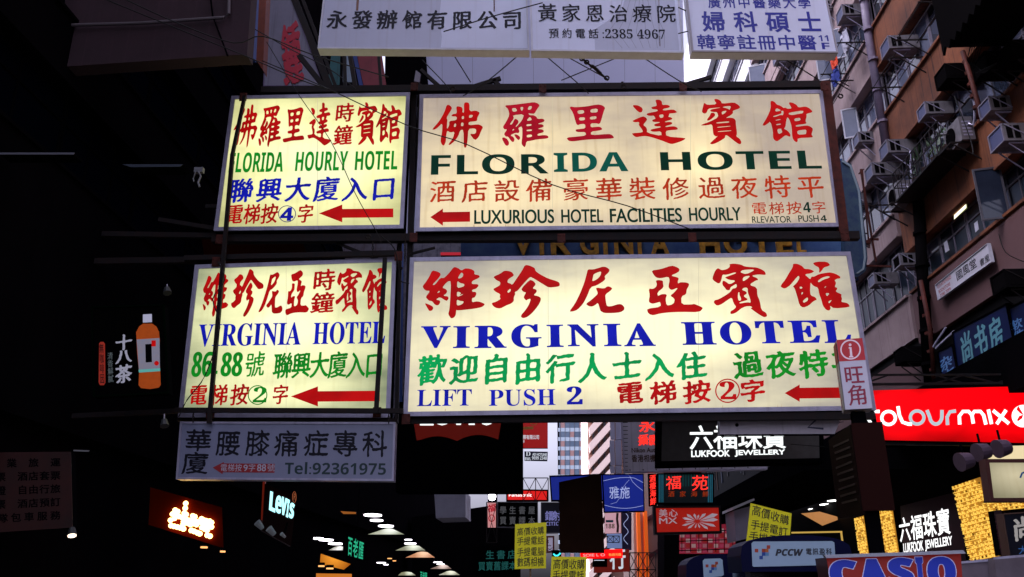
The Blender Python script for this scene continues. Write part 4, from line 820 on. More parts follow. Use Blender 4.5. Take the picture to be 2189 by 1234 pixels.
# glowing pink shop front grid
pk2=board('glowing pink and red poster wall low behind the red burst sign',[(1452,1124),(1572,1120),(1572,1184),(1452,1184)],36,mat('dim red wall',(.12,.01,.015),.7,emis=(.15,.008,.02),es=1),fw=0)
rd=random.Random(4)
for r in range(5):
    for c in range(10):
        x=1454+c*12; y=1130+r*11
        pk2.poly([(x,y),(x+9,y),(x+9,y+8),(x,y+8)],glow('poster '+str((r*3+c)%4),[(.55,.05,.12),(.5,.16,.2),(.4,.02,.02),(.6,.35,.35)][(r*3+c)%4],.35 if r<3 else .5),'poster',dw=.01)
for k in range(3): pk2.line([(1450,1138+k*20),(1572,1134+k*20)],2,M_BLK,'rail',dw=.2)
for k in range(7): pk2.line([(1456+k*18,1136),(1456+k*18,1180)],1.5,M_BLK,'rail',dw=.2)
pp=board('bright pink lit poster between the dark board and the beige building',[(1293,1096),(1327,1096),(1327,1140),(1293,1141)],34,mat('pink lit paper',(.5,.25,.3),.5,noise=.6,nscale=2,emis=(.75,.42,.5),es=.6,col2=(.3,.1,.15)),fw=0)
pp.lat('188',(1294,1120,1314,1130),mat('olive print',(.12,.12,.0),.5),'bold'); pp.poly([(1295,1112),(1311,1112),(1311,1117),(1295,1117)],mat('teal print',(.01,.12,.16),.5),'lettering')
pp.line([(1320,1097),(1319,1110),(1321,1125),(1320,1139)],5,mat('dark brown print',(.06,.02,.01),.5),'lettering')
vv=board('dark violet vertical banner with a looping white line',[(1329,1096),(1350,1096),(1350,1176),(1331,1176)],35,mat('violet banner',(.03,.02,.08),.6),fw=0)
vv.line([(1338+5*math.sin(k*.9),1098+k*4.4) for k in range(16)],1.2,lw,'curve')
bp=board('pale blue lit board low in the centre behind the gantry',[(1297,1141),(1330,1141),(1330,1172),(1298,1172)],38,mat('pale blue panel',(.15,.2,.4),.5,emis=(.18,.25,.5),es=.6),fw=0)
rn=board('blazing red led strip sign low in the centre',[(1240,1177),(1331,1174),(1331,1193),(1242,1195)],22,glow('red led',(1,.0,.0),1.5,base=(.3,0,0)),fw=0,depth=.12)
rn.cjk('敬請光臨',(1300,1183,1328,1189),glow('orange led',(1,.25,.05),1.5),'hei'); rn.lat('SOIE L O',(1246,1184,1292,1190),glow('pink led',(1,.3,.3),1.2),'reg',.02,.02)
hg=board('dark red board with a large white character under the led strip',[(1270,1178),(1345,1174),(1346,1222),(1270,1225)],26,mat('dull red board',(.13,.012,.008),.6,emis=(.12,.006,.002),es=.7),fw=0)
hg.cjk('行',(1303,1172,1338,1218),LWs,'heib')
ss=board('small black board with a white underline left of the dark red board',[(1268,1192),(1298,1192),(1298,1212),(1268,1212)],24,M_BLK,fw=0); ss.line([(1270,1198),(1292,1198)],1.5,LWs)
# scissors hairdresser sign and cyan neon
hb=board('small white hairdresser sign with scissors beside the yellow placard',[(1168,1146),(1185,1146),(1185,1181),(1168,1182)],28,mat('white paper sign',(.4,.38,.5),.5,emis=(.2,.18,.26),es=1),frame=mat('red frame',(.2,.02,.01),.5),fw=.05)
hb.lat('8',(1169,1154,1173,1162),M_INK,'bold'); hb.lat('IN',(1171,1165,1178,1168),M_INK,'bold'); hb.line([(1170,1172),(1181,1178)],1,M_INK); hb.line([(1170,1178),(1181,1171)],1,M_INK)
cn=board('small cyan neon wave above the second yellow placard',[(1180,1176),(1200,1176),(1200,1192),(1180,1192)],21,M_BLK,fw=0)
cn.line([(1183,1184),(1187,1188),(1192,1188),(1197,1184),(1199,1179)],3.2,glow('cyan neon',(.05,.9,1),1.4),'neon_tube')
# bright white floodlight far away, pink sign tower
fl=thing('floodlight','blinding white street floodlight left of the red lit board','lamp',onplane(1052,1062,y=38))
bm=bmesh.new(); bmesh.ops.create_icosphere(bm,subdivisions=2,radius=.17); me=bpy.data.meshes.new('lens'); bm.to_mesh(me); bm.free(); me.materials.append(glow('white flood',(.95,.9,1),12)); link('lens',me,fl)
MB().box(-.2,.2,.19,.5,-.18,.18).build('housing',M_BLK,fl)
pt=board('narrow vertical pink and white lit sign under the floodlight',[(1042,1075),(1060,1074),(1060,1128),(1043,1128)],37,mat('pink white lit sign',(.5,.3,.3),.5,noise=.9,nscale=3,emis=(.6,.25,.25),es=.8,col2=(.3,.02,.03)),fw=0)
pt.cjk('福',(1043,1078,1060,1096),V_CRM,'xing'); pt.ring(1051,1108,7,8,2,V_CRM,name='emblem')
# gantries (lattice steel) in the street
def lattice(label,x0,y0,x1,y1,n,Y,m=M_STEEL,w_=2.0):
    t=thing('sign_gantry',label,'gantry',onplane((x0+x1)/2,y1,y=Y))
    bar('rail',(x0,y0),(x1,y0),w_,Y,m,par=t); bar('rail',(x0,y1),(x1,y1),w_,Y,m,par=t)
    for k in range(n+1): x=x0+(x1-x0)*k/n; bar('post',(x,y0),(x,y1),w_*.9,Y,m,par=t)
    for k in range(n): xa=x0+(x1-x0)*k/n; xb=x0+(x1-x0)*(k+1)/n; bar('brace',(xa,y0),(xb,y1) ,w_*.7,Y-.03,m,par=t); bar('brace',(xa,y1),(xb,y0),w_*.7,Y+.05,m,par=t)
    return t
lattice('black lattice gantry in front of the red lit board',1118,1022,1172,1072,2,33,w_=1.8)
lattice('teal black lattice gantry low in front of the beige building',1346,1182,1402,1218,3,28,mat('teal steel',(.01,.03,.035),.5))
lattice('black lattice gantry right under the burst sign',1346,1218,1402,1240,3,27)
lattice('thin black gantry before the pink lit sign',1040,1074,1062,1160,1,36,w_=1.6)
lattice('small lattice frame under the pink poster',1298,1146,1324,1160,2,33,w_=1.4)
# ------------------------------------------------------------------ yellow placards on sticks
M_YEL=mat('yellow placard paper',(.92,.85,.003),.6); M_PEN=mat('black marker ink',(.006,.006,.004),.6)
def placard(label,q,y,rows,a=0,tilt=0):
    s=Sign('yellow_placard',label,'placard',q,y=y,a=a,face=M_YEL,frame=M_YEL,case=M_YEL,fw=0,depth=.02,group='yellow buy-in placards')
    for t,box,sl in rows: s.cjk(t,box,M_PEN,'pen',slant=sl)
    h=s.root.location.z; MB().tube([(0,.04,-h+.02),(0,.04,.35)],.016,6).build('stick',mat('wooden stick',(.2,.13,.07),.7),s.root)
    return s
placard('upright yellow placard with four rows of handwritten black characters',[(1101,1121),(1168,1117),(1167,1215),(1100,1217)],14,
  [('高價收購',(1105,1127,1163,1145),0),('手提電話',(1105,1147,1163,1166),0),('手提電腦',(1105,1170,1163,1190),0),('數碼相機',(1105,1191,1163,1212),0)])
placard('yellow placard cut off by the bottom edge, beside the dark brown board',[(1179,1190),(1254,1191),(1250,1300),(1174,1300)],13.2,
  [('高價收購',(1182,1195,1250,1218),0),('手提電話',(1181,1219,1249,1242),0)])
placard('tilted yellow placard rising behind the phone booths',[(1605,1076),(1692,1098),(1686,1172),(1595,1160)],14.6,
  [('高價收購',(1606,1087,1688,1110),-.28),('手提電訂',(1604,1116,1685,1138),-.2),('手機電腦',(1600,1140,1684,1162),-.1)],a=4)
# ------------------------------------------------------------------ phone booths
M_BOO=mat('navy booth shell',(.002,.003,.03),.5,spec=.08); M_BTX=mat('booth dark text',(.01,.01,.02),.5)
def booth(label,x0,x1,yt,yb,y,px0,px1,py0,py1,text=True):
    s=Sign('phone_booth',label,'phone booth',[(x0,yt),(x1,yt),(x1,yb),(x0,yb)],y=y,face=None,frame=None,case=None,fw=0,depth=0)
    W=s.W; h=s.root.location.z; H=s.Hh
    prof=[(-W/2,0)]+[(-W/2+W*.5*(1-math.cos(math.pi*k/12))*1.0,H*(.45+.55*math.sin(math.pi*k/12)**.55)) for k in range(0,13)]+[(W/2,0)]
    MB().prism([(u,0,v) for u,v in prof],(0,1.0,0)).build('curved_roof',M_BOO,s.root,smooth=False)
    b=MB(); b.box(-W/2+.05,-W/2+.12,.05,.95,-h+.15,0); b.box(W/2-.12,W/2-.05,.05,.95,-h+.15,0); b.box(-W/2+.12,W/2-.12,.88,.95,-h+.15,0); b.build('side_glass',mat('booth dark glass',(.01,.01,.015),.1),s.root)
    MB().box(-.22,.22,.6,.87,-h+1.0,-h+1.75).build('telephone',mat('payphone grey',(.12,.12,.13),.4),s.root)
    s.poly([(px0+4,py0),(px1-8,py0-1),(px1-3,py0+2),(px1,py1-3),(px1-4,py1),(px0+5,py1+4),(px0+2,py1+2),(px0,py0+4)],mat('booth lit panel',(.20,.25,.36),.4,noise=.3,nscale=1.5,emis=(.05,.08,.12),es=1),'lit_panel')
    kx=(px1-px0)/185 if text else .42
    ox,oy=(px0+7,py0+10) if text else (px0+6,py0+8)
    u=7.5 if text else 6
    for (i,j,c) in [(0,1,'r'),(2,1,'r'),(3.4,0,'r'),(2.9,1,'o'),(2,2,'b'),(3,2,'l'),(1.3,3,'b')]:
        m={'r':mat('logo red',(.4,.04,.01),.5),'o':mat('logo orange',(.5,.12,.02),.5),'b':mat('logo blue',(.01,.06,.3),.5),'l':mat('logo light blue',(.1,.25,.45),.5)}[c]
        s.poly([(ox+i*u,oy+j*u-2),(ox+i*u+u,oy+j*u-2),(ox+i*u+u,oy+j*u+u-2),(ox+i*u,oy+j*u+u-2)],m,'logo_square',dw=.002)
    if text: s.lat('PCCW',(1657,1174,1717,1189),M_BTX,'obl',.03,.03,dw=.002); s.cjk('電訊盈科',(1722,1172,1778,1187),M_BTX,'heib',cw=13,dw=.002)
    return s
booth('near navy phone booth with curved roof and lit logo panel',1588,1825,1144,1222,13,1606,1786,1158,1208)
booth('farther phone booth partly hidden behind the near one',1470,1600,1184,1262,15,1502,1547,1195,1232,False)
# ------------------------------------------------------------------ right side: info pillar, red lit sign, jewellery shop
M_IR=mat('info red',(.30,.008,.015),.45,emis=(.2,.0,.006),es=.6); M_IW=mat('info white',(.42,.40,.52),.45,emis=(.2,.19,.25),es=.5); M_IWL=mat('info white line',(.6,.5,.6),.4,emis=(.35,.25,.3),es=.6)
M_IC=mat('info crimson text',(.3,.01,.05),.5)
P1=Sign('info_pillar','street information pillar with red top over white panel and dark map board below','signpost',[(1788,727.5),(1843,723),(1865,873),(1807,876)],y=13.2,a=-12,depth=.0,fw=0,face=M_IW,frame=M_IW,case=M_IW,face_name='front_panel')
P1.poly([(1788,727.5),(1843,723),(1850,770),(1794,773.5)],M_IR,'red_header')
P1.ring(1818,748,22,21.5,3,M_IWL,dw=.002); P1.poly([(1814,743),(1820,743),(1822,762),(1824,762),(1824,765),(1815,765),(1815,762),(1817,762),(1816,746),(1814,746)],M_IWL,'info_letter',dw=.003); P1.ring(1817,738,3,3,2.9,M_IWL,dw=.003,name='info_letter')
P1.cjk('旺',(1803,780,1847,822),M_IC,'hei'); P1.cjk('角',(1810,820,1856,868),M_IC,'kai')
C=P1.c
MB().prism([(C[k][0],0,C[k][1]) for k in range(4)],(0,.36,0)).build('housing',mat('pillar housing',(.30,.28,.34),.5,noise=.4,nscale=3),P1.root)
wl_=C[3][0]; 
def sidep(pts,m,nm,e=.003): # left side face, local coords (depth, height)
    MB().prism([(wl_-.004-e,d,v) for d,v in pts],(-.003,0,0)).build(nm,m,P1.root)
hh=C[0][1]; 
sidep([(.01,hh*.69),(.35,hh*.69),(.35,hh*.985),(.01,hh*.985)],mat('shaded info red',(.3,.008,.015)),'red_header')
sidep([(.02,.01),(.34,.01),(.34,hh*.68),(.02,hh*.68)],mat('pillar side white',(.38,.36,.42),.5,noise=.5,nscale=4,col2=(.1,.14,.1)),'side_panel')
f=[]; 
for a in latin('Mong Kok','reg',.01,.01): f.append(a)
al=np.vstack(f); mn_,mx_=al.min(0),al.max(0)
lp=[np.stack([.10+(a[:,1]-mn_[1])/(mx_[1]-mn_[1])*-.0+ (a[:,1]-mn_[1])*.17, .08+(a[:,0]-mn_[0])/(mx_[0]-mn_[0])*.75],1) for a in f]
o=fill('lettering',[np.stack([.3-l[:,0],l[:,1]],1) for l in lp],M_IC,P1.root,w=0); o.rotation_euler=(0,0,math.radians(-90)); o.location=(wl_-.014,.34,0)
h=P1.root.location.z
MB().box(-.1,.1,.1,.28,-h+.13,-.02).build('column',M_BLK,P1.root)
z1=onplane(1800,905,y=13.2).z-h; z0=onplane(1860,1092,y=13.2).z-h
MB().box(-.14,.30,-.02,.10,z0,z1).build('board_edge',mat('dark red edge',(.018,.0035,.0025),.6,spec=.05),P1.root)
MB().prism([(-.16,-.02,z1-.02),(-.16,-.02,z0-.05),(-.42,.75,z0-.05),(-.42,.75,z1-.12)],(.05,.02,0)).build('map_board',mat('dark map board',(.006,.0025,.002),.6,noise=.6,nscale=6,col2=(.012,.005,.004),spec=.05),P1.root)
for r in range(9):
    zz=z1-.22-r*(z1-z0-.3)/9; MB().prism([(-.19,.06,zz),(-.19,.06,zz-.03),(-.37,.6-.1*(r%3),zz-.05),(-.37,.6-.1*(r%3),zz-.02)],(-.006,-.002,0)).build('map_line',mat('map print',(.018,.008,.008),.5),P1.root)
# red lit sign
RC=Sign('shop_sign','bright red light box with white rounded lettering at the right edge','sign',[(1864,835),(2330,822),(2330,950),(1880,941)],y=17.8,a=-1,depth=.4,fw=0,face=M_BLK,frame=M_BLK,case=M_BLK,face_name='acrylic_face')
m=backlit('red lit acrylic',(1.0,.0,.003),(.25,.0,.0),1.2,tubes(RC,[(1950,885,120,70,1.6),(2130,880,180,90,1.5),(1900,880,80,80,.9),(2060,850,90,50,.9),(2250,880,120,80,1)]),.0)
for o in RC.root.children:
    if o.name.startswith('acrylic_face'): o.data.materials[0]=m
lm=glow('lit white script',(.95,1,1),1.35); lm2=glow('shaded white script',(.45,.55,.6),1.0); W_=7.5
def arc(cx,cy,rx,ry,a0,a1,n=14): return [(cx+rx*math.cos(math.radians(a0+(a1-a0)*i/n)),cy+ry*math.sin(math.radians(a0+(a1-a0)*i/n))) for i in range(n+1)]
RC.line([(1880,880),(1868,880),(1860,888),(1857,898),(1862,907),(1872,909),(1885,909)],W_,lm,'lettering')
RC.poly([arc(1899,894,18,17.5,0,360,28),arc(1899,894,11,10.5,0,360,28)],lm,'lettering')
RC.line([(1919,869),(1922,888),(1929,903),(1941,907),(1949,907)],W_,lm,'lettering')
RC.poly([arc(1960,893,18,17.5,0,360,28),arc(1960,893,11,10.5,0,360,28)],lm2,'lettering')
RC.line([(1981,877)]+arc(2000,890,13,17,170,10)+[(2013,877)],W_,lm2,'lettering')
RC.line([(2025,909),(2024,892),(2030,881),(2043,879)],W_,lm2,'lettering')
RC.line([(2051,908),(2050,890),(2058,880),(2070,880),(2077,888),(2080,906)],W_,lm,'lettering'); RC.line([(2077,888),(2082,880),(2095,880),(2102,888),(2107,908)],W_,lm,'lettering')
RC.line([(2112,876),(2119,907)],W_,lm,'lettering'); RC.line([(2122,878),(2156,906)],W_,lm,'lettering'); RC.line([(2150,877),(2130,907)],W_,lm,'lettering')
RC.poly([arc(2186,890,24,24,0,360,28),[(2176,868),(2182,878),(2188,888),(2180,884),(2172,876)],[(2173,899),(2178,890),(2187,887),(2184,895),(2176,901)],[(2200,872),(2194,880),(2191,888),(2199,882)]],lm,'flower_emblem')
tf=thing('sign_truss','black truss of thin bars above the red light box','frame',onplane(2050,825,y=17.9))
for p0,p1,w_ in [((1858,822),(2330,818),5),((1860,802),(2330,800),4),((1858,843),(1862,800),4),((1862,815),(1900,802),3),((2060,802),(2130,820),4),((2130,820),(2200,792),4),((2000,802),(2060,820),3),((1990,822),(2060,802),3),((1865,948),(2330,953),6)]: bar('beam',p0,p1,w_,17.95,M_STEEL,par=tf)
# boards on the right hand wall (they face the street)
def wsign(label,q,x,face,frame=M_BLK,fw=.03,depth=.12,name='shop_sign',**k): return Sign(name,label,'sign',q,x=x,a=-90,face=face,frame=frame,case=frame,fw=fw,depth=depth,**k)
BS=wsign('slanting white bookshop board with black characters and red handwriting',[(2001,609),(2113,520),(2122,560),(2007,642)],XR-.16,mat('white bookshop board',(.62,.60,.68),.5,noise=.2,nscale=2),frame=M_ALUW,fw=.012,depth=.05)
BS.cjk('國風堂',(2039,565,2090,590),M_INK,'li',cw=17); BS.cjk('書屋',(2092,548,2118,566),M_INK,'kais',cw=13)
rt=mat('red handwriting',(.35,.03,.04),.5)
BS.lat('COUNTRYWIND',(2003,600,2034,608),rt,'reg',.02,.02); BS.lat('BOOKSTORE',(2006,612,2032,620),rt,'reg',.02,.02); BS.lat('2390 7099',(2009,622,2033,630),rt,'reg',.02,.02)
mdb=mat('deep blue shop board',(.003,.010,.065),.6,noise=.3,nscale=1,spec=.05)
cyb=mat('cyan shop letter',(.05,.16,.22),.5,emis=(.01,.06,.08),es=.9)
BB=wsign('deep blue board with three large flowing pale characters',[(2037,710),(2153,648),(2172,744),(2050,800)],XR-.3,mdb)
BB.cjk('尚书房',(2052,690,2150,766),cyb,'xing',cw=30)
wsign('second deep blue board with characters cut by the right edge',[(2158,658),(2290,590),(2310,690),(2174,746)],XR-.3,mdb).cjk('软件',(2164,680,2190,730),mat('blue letter',(.03,.09,.22),.5,emis=(.01,.05,.15),es=.8),'kaib',vert=True)
b=wsign('narrow deep blue board with two characters left of the three character one',[(2005,752),(2037,736),(2049,800),(2019,826)],XR-.32,mdb); b.cjk('杂志',(2012,758,2042,822),mat('blue letter',(.05,.18,.4)),'kaib',vert=True)
# jewellery shop front in the wall plane
def onw(px,py,x=XR+.08): return onplane(px,py,x=x)
shx=XR-.0
js=Sign('jewellery_shopfront','dark red jewellery shopfront with glowing white characters','shopfront',[(1925,1082),(2052,1050),(2066,1200),(1935,1215)],x=XR-.02,a=-90,face=mat('oxblood fascia',(.02,.002,.003),.3),frame=M_BLK,case=M_BLK,fw=0,depth=.1)
L_=glow('blazing white letter',(1,1,1),1.5)
js.cjk('六福珠寶',(1922,1094,2034,1152),L_,'hei',cw=27.5); js.lat('LUKFOOK',(1932,1158,1976,1180),L_,'reg',.02,.02); js.lat('JEWELLERY',(1979,1150,2038,1175),L_,'reg',.02,.02)
M_GLB=mat('gold glow backing',(.5,.3,.05),.5,noise=.7,nscale=3,emis=(.38,.16,.015),es=.8,col2=(.1,.04,.005)); M_GLL=mat('gold lattice bar',(.5,.33,.06),.35,.5,emis=(1.0,.62,.10),es=1.0); M_GLD=mat('shadowed lattice cell',(.01,.005,.003),.6)
def lattice_panel(label,q,nc,nr,seed):
    s=Sign('gold_lattice',label,'light panel',q,x=XR-.06,a=-90,face=M_GLB,frame=M_GLB,case=M_BLK,fw=0,depth=.06,group='glowing gold lattice panels')
    rd=random.Random(seed); b=MB(); d=MB(); C=s.c
    def rc(mb,s0,t0,s1,t1,w0,w1):
        P=[s.uvst(a,t) for a,t in ((s0,t0),(s1,t0),(s1,t1),(s0,t1))]; mb.prism([(p[0],w0,p[1]) for p in P],(0,w1-w0,0))
    for r in range(nr):
        t=r/nr
        for c in range(nc):
            x=c/nc; k=rd.random()
            if k<.8: rc(b,x,t+.1/nr,x+.85/nc,t+.24/nr,-.05,-.03)
            if rd.random()<.7: rc(b,x+.1/nc,t+.24/nr,x+.3/nc,t+.9/nr,-.048,-.028)
            if rd.random()<.6: rc(b,x+.55/nc,t+.0/nr,x+.72/nc,t+.66/nr,-.046,-.026)
            if rd.random()<.35: rc(b,x+.1/nc,t+.62/nr,x+.7/nc,t+.74/nr,-.044,-.03)
            if rd.random()<.28: rc(d,x+.32/nc,t+.3/nr,x+.54/nc,t+.85/nr,-.02,-.013)
    b.build('lattice',M_GLL,s.root,kind='stuff'); d.build('dark_cells',M_GLD,s.root,kind='stuff')
    return s
lattice_panel('widest glowing gold lattice panel right of the jewellery characters',[(2038,1040),(2096,1020),(2141,1188),(2076,1202)],8,20,1)
lattice_panel('glowing gold lattice panel left of the jewellery characters',[(1875,1094),(1908,1083),(1926,1205),(1890,1214)],6,18,2)
lattice_panel('narrowest glowing gold lattice panel beside the dark column',[(1828,1108),(1848,1102),(1862,1205),(1842,1210)],4,16,3)
lattice_panel('low strip of gold lattice under the cream light box',[(2112,1074),(2300,1040),(2310,1075),(2118,1094)],16,4,4)
# canopy downlights
for i,(px,py,wd) in enumerate([(2008,983,28),(1975,995,27),(1943,1007,25),(1916,1018,23),(1894,1028,18)]):
    p=onplane(px,py,z=5.34); o=thing('downlight',['downlight nearest to the red light box','second downlight of the row under the canopy','middle downlight of the row under the canopy','fourth downlight of the row under the canopy','farthest and smallest downlight of the row under the canopy'][i],'lamp',p,group='canopy downlights')
    r=.17; b=MB(); b.prism([(r*1.0*math.cos(t*math.pi/9),r*1.4*math.sin(t*math.pi/9),-.02) for t in range(18)],(0,0,.015)); b.build('diffuser',glow('downlight glow',(1,.97,.95),4),o)
    b=MB(); b.prism([(r*1.15*math.cos(t*math.pi/9),r*1.55*math.sin(t*math.pi/9),-.004) for t in range(18)],(0,0,.03)); b.build('rim',M_ALU,o)
for i,(px,py) in enumerate([(1780,1070),(1763,1078),(1738,1088)]):
    p=onplane(px,py,z=4.6); o=thing('downlight',['rightmost','middle','leftmost'][i]+' of three downlights above the near phone booth','lamp',p,group='three booth side downlights')
    b=MB(); b.prism([(.18*math.cos(t*math.pi/9),.3*math.sin(t*math.pi/9),-.02) for t in range(18)],(0,0,.015)); b.build('diffuser',glow('downlight glow',(1,.97,.95),4),o)
cp=thing('shop_canopy','black canopy with warm lit recess above the near phone booth','canopy',(8.6,30,0))
MB().box(-1.6,1.6,-6,10,4.62,5.2).build('roof',M_BLK,cp); MB().box(-1.6,-1.5,-6,10,5.2,7.6).build('front',mat('dark dull glass',(.006,.007,.012),.5,spec=.03),cp)
rs=random.Random(31)  # vertical strips painted as streak reflections in the dark canopy glass
for k in range(22):
    y=-5.8+k*.7+rs.uniform(-.2,.2); z=5.25+rs.uniform(0,.8); MB().box(-1.625,-1.602,y,y+rs.uniform(.04,.22),z,z+rs.uniform(.6,1.5)).build('reflection_strip',mat('reflection strip %d'%(k%4),[(.01,.03,.09),(.09,.03,.01),(.02,.02,.03),(.10,.12,.16)][k%4],.5,noise=.6,nscale=4),cp)
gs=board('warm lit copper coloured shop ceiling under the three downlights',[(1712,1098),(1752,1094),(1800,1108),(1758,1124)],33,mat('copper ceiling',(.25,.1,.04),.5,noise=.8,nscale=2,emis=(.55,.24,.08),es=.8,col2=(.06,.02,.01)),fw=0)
yl=thing('shop_light_surround','thin glowing yellow shop frame around the near phone booth','frame',onplane(1750,1200,y=19)); my_=glow('yellow strip light',(.8,.5,.1),.6)
for p0,p1,w_ in [((1692,1139),(1800,1137),3),((1798,1137),(1805,1190),3)]: bar('strip',p0,p1,w_,19,my_,par=yl)
# floodlights and cream light box on the right
M_LP=mat('lilac lamp shell',(.09,.06,.09),.5)
for i,(px,py,r) in enumerate([(2062,986,.165),(2099,966,.165),(2142,958,.165)]):
    p=onplane(px,py,y=15.6); o=thing('sign_spotlight',['leftmost','middle','rightmost'][i]+' drum shaped spotlight hanging under the red light box','lamp',p,group='drum spotlights')
    b=MB(); b.tube([(-.1,-.02,-.02),(.0,0,0),(.1,.03,.02)],r,16,r*.8); b.build('drum',M_LP,o); MB().tube([(.104,.03,.02),(.112,.032,.022)],r*.76,16).build('lens',mat('lamp glass',(.25,.2,.2),.2),o)
    MB().tube([(0,.03,r*.9),(0,.05,r+.16)],.02,6).build('bracket',M_BLK,o)
ck=board('cream light box with dark red frame at the right edge below the red sign',[(2104,982),(2320,982),(2320,1072),(2116,1073)],15,M_BLK,frame=mat('maroon frame',(.05,.008,.005),.5),fw=.06,face_name='acrylic_face')
m=backlit('cream lit acrylic',(.62,.55,.36),(.24,.22,.13),1.0,tubes(ck,[(2170,1015,90,60,1.0)]),.05)
for o in ck.root.children:
    if o.name.startswith('acrylic_face'): o.data.materials[0]=m
ck.line([(2180,1022),(2184,1012),(2192,1009),(2200,1010)],4,mat('blue stroke',(.01,.1,.3),.5),'lettering')
cw=board('warm white glowing panel behind the drum spotlights',[(2085,955),(2320,950),(2320,980),(2092,982)],16.6,glow('warm white panel',(.85,.7,.4),.9),fw=0)
db=board('black board with a large grey brush character at the bottom right',[(2141,1098),(2330,1085),(2330,1200),(2156,1192)],14.6,mat('navy black board',(.004,.005,.012),.3),frame=mat('bronze edge',(.06,.03,.02),.4),fw=.02)
db.cjk('尚',(2160,1105,2204,1158),mat('grey brush letter',(.35,.33,.3),.5,emis=(.2,.19,.16),es=.8),'xing'); db.cjk('大',(2172,1168,2190,1186),mat('blue letter',(.05,.18,.4)),'kais')
vb=board('narrow maroon column with faint vertical writing beside the gold lattice',[(2124,1092),(2140,1090),(2154,1186),(2140,1188)],15.2,mat('maroon column',(.04,.008,.015),.5,noise=.5,nscale=5),fw=0)
vb.cjk('大眾書局',(2130,1110,2150,1176),mat('faint red writing',(.12,.03,.05),.5),'kais',vert=True)
aw=thing('market_awning','grey fabric awning edge at the bottom right corner','awning',onplane(2150,1234,y=12.5)); L=Vector(aw.location); p=lambda x,y,Y=12.5:(onplane(x,y,y=Y)-L)
MB().prism([p(2052,1204),p(2128,1198),p(2132,1300),p(2050,1300)],(0,.6,0)).prism([p(2126,1194,12.3),p(2260,1184,12.3),p(2260,1300,12.3),p(2138,1300,12.3)],(0,.6,0)).build('fabric',mat('grey awning fabric',(.16,.13,.16),.8,noise=.5,nscale=3),aw)
MB().bar(p(2050,1203),p(2128,1197),.03).bar(p(2124,1194,12.2),p(2260,1182,12.2),.03).build('edge_rail',M_ALU,aw)
# watch brand box sign at the bottom
CS=Sign('shop_sign','red box sign with fat blue outlined capitals at the bottom edge','sign',[(1766,1192),(2053,1184),(2060,1290),(1784,1296)],y=12,a=0,depth=.5,fw=0,face=mat('brick red board',(.25,.014,.008),.5,noise=.2,nscale=3,emis=(.12,.004,.002),es=.6),frame=M_ALU,case=mat('dark red case',(.06,.01,.01),.5))
CS.poly([(1757,1187),(2052,1177),(2058,1184),(1762,1194)],mat('pale rail',(.4,.42,.5),.4),'top_rail',thick=.08)
hb_=CS.root.location.z
b=MB()
for sx in (-.8,.8): b.box(sx-.03,sx+.03,.2,.26,-hb_+.13,.0)
b.build('post',M_STEEL,CS.root)
ml=mat('pale blue outline',(.6,.6,.8),.5,emis=(.15,.15,.28),es=.7); mb_=mat('fat blue letter',(.010,.03,.36),.4,emis=(.002,.008,.16),es=.7)
for t,x0,x1,y0,y1 in [('C',1771,1835,1196,1262),('A',1832,1899,1194,1260),('S',1896,1955,1191,1258),('I',1956,1974,1190,1256),('O',1979,2044,1189,1257)]:
    L1=clean([a/ (1.0) for a in latin(t,'bold',.10,.055)],150,1,.25); L2=clean(latin(t,'bold',.075,.035),150,1,.25)
    al=np.vstack(L1); bb_=(al[:,0].min(),al[:,1].min(),al[:,0].max(),al[:,1].max())
    CS.put('letter_outline',L1,(x0,y0,x1,y1),ml,bb_); CS.put('lettering',L2,(x0,y0,x1,y1),mb_,bb_,dw=.004)
# ------------------------------------------------------------------ left side, low: bulbs, small signs, lamps
OG=Sign('bulb_sign','orange glowing sign made of round white bulbs at the lower left','sign',[(322,1042),(475,1085),(478,1172),(318,1122)],y=18,a=0,depth=.2,fw=0,
  face=mat('orange painted board',(.09,.005,.0),.8,spec=.0),frame=M_BLK,case=M_BLK)
mbulb=glow('white hot bulb',(1,.62,.20),6.0)
BL=[(777,928),(775,948),(771,968),(779,974),(733,956),(744,962),(722,972),(736,978),(750,982),(762,986),(714,998),(731,990),(716,1020),(729,1023),(742,1026),(755,1029),(768,1034),(776,992),(788,998),(800,1000),(768,1004),(766,1016),(786,1010),(797,1016),(806,980),(815,984),(812,998),(824,1004),(812,1012),(822,1016),(800,1040),(812,1044),(826,1050),(836,1054),(842,992),(852,998),(862,1000),(840,1006),(850,1014),(862,1018),(876,1002),(884,1008),(868,1022),(884,1026),(844,1028),(856,1034),(866,1040),(866,1060),(878,1064)]
bm=bmesh.new(); bmesh.ops.create_icosphere(bm,subdivisions=2,radius=.052); mbm=bpy.data.meshes.new('bulb'); bm.to_mesh(mbm); bm.free(); mbm.materials.append(mbulb)
for x,y in BL:
    u,v=OG.P(x/1.946,600+y/1.946); o=link('bulb',mbm,OG.root); o.location=(u,-.055,v)
BT=Sign('drink_advert','dark drink advert with an orange tea bottle and white brush characters','advert',[(196,656),(352,652),(362,842),(200,850)],y=15,a=0,depth=.15,fw=.03,face=mat('black advert panel',(.002,.002,.002),.8,spec=0),frame=mat('dark green trim',(.001,.004,.002),.7,spec=0),case=M_BLK)
B_=lambda x,y:(x/1.946,600+y/1.946)
bt=mat('orange tea print',(.5,.10,.01),.4,noise=.5,nscale=6,emis=(.42,.06,.004),es=.4,col2=(.25,.03,.01))
BT.poly([B_(*p) for p in [(596,180),(634,180),(652,192),(663,215),(666,250),(664,300),(668,380),(670,435),(662,446),(625,452),(588,448),(578,436),(580,380),(572,300),(568,215),(580,192)]],bt,'bottle')
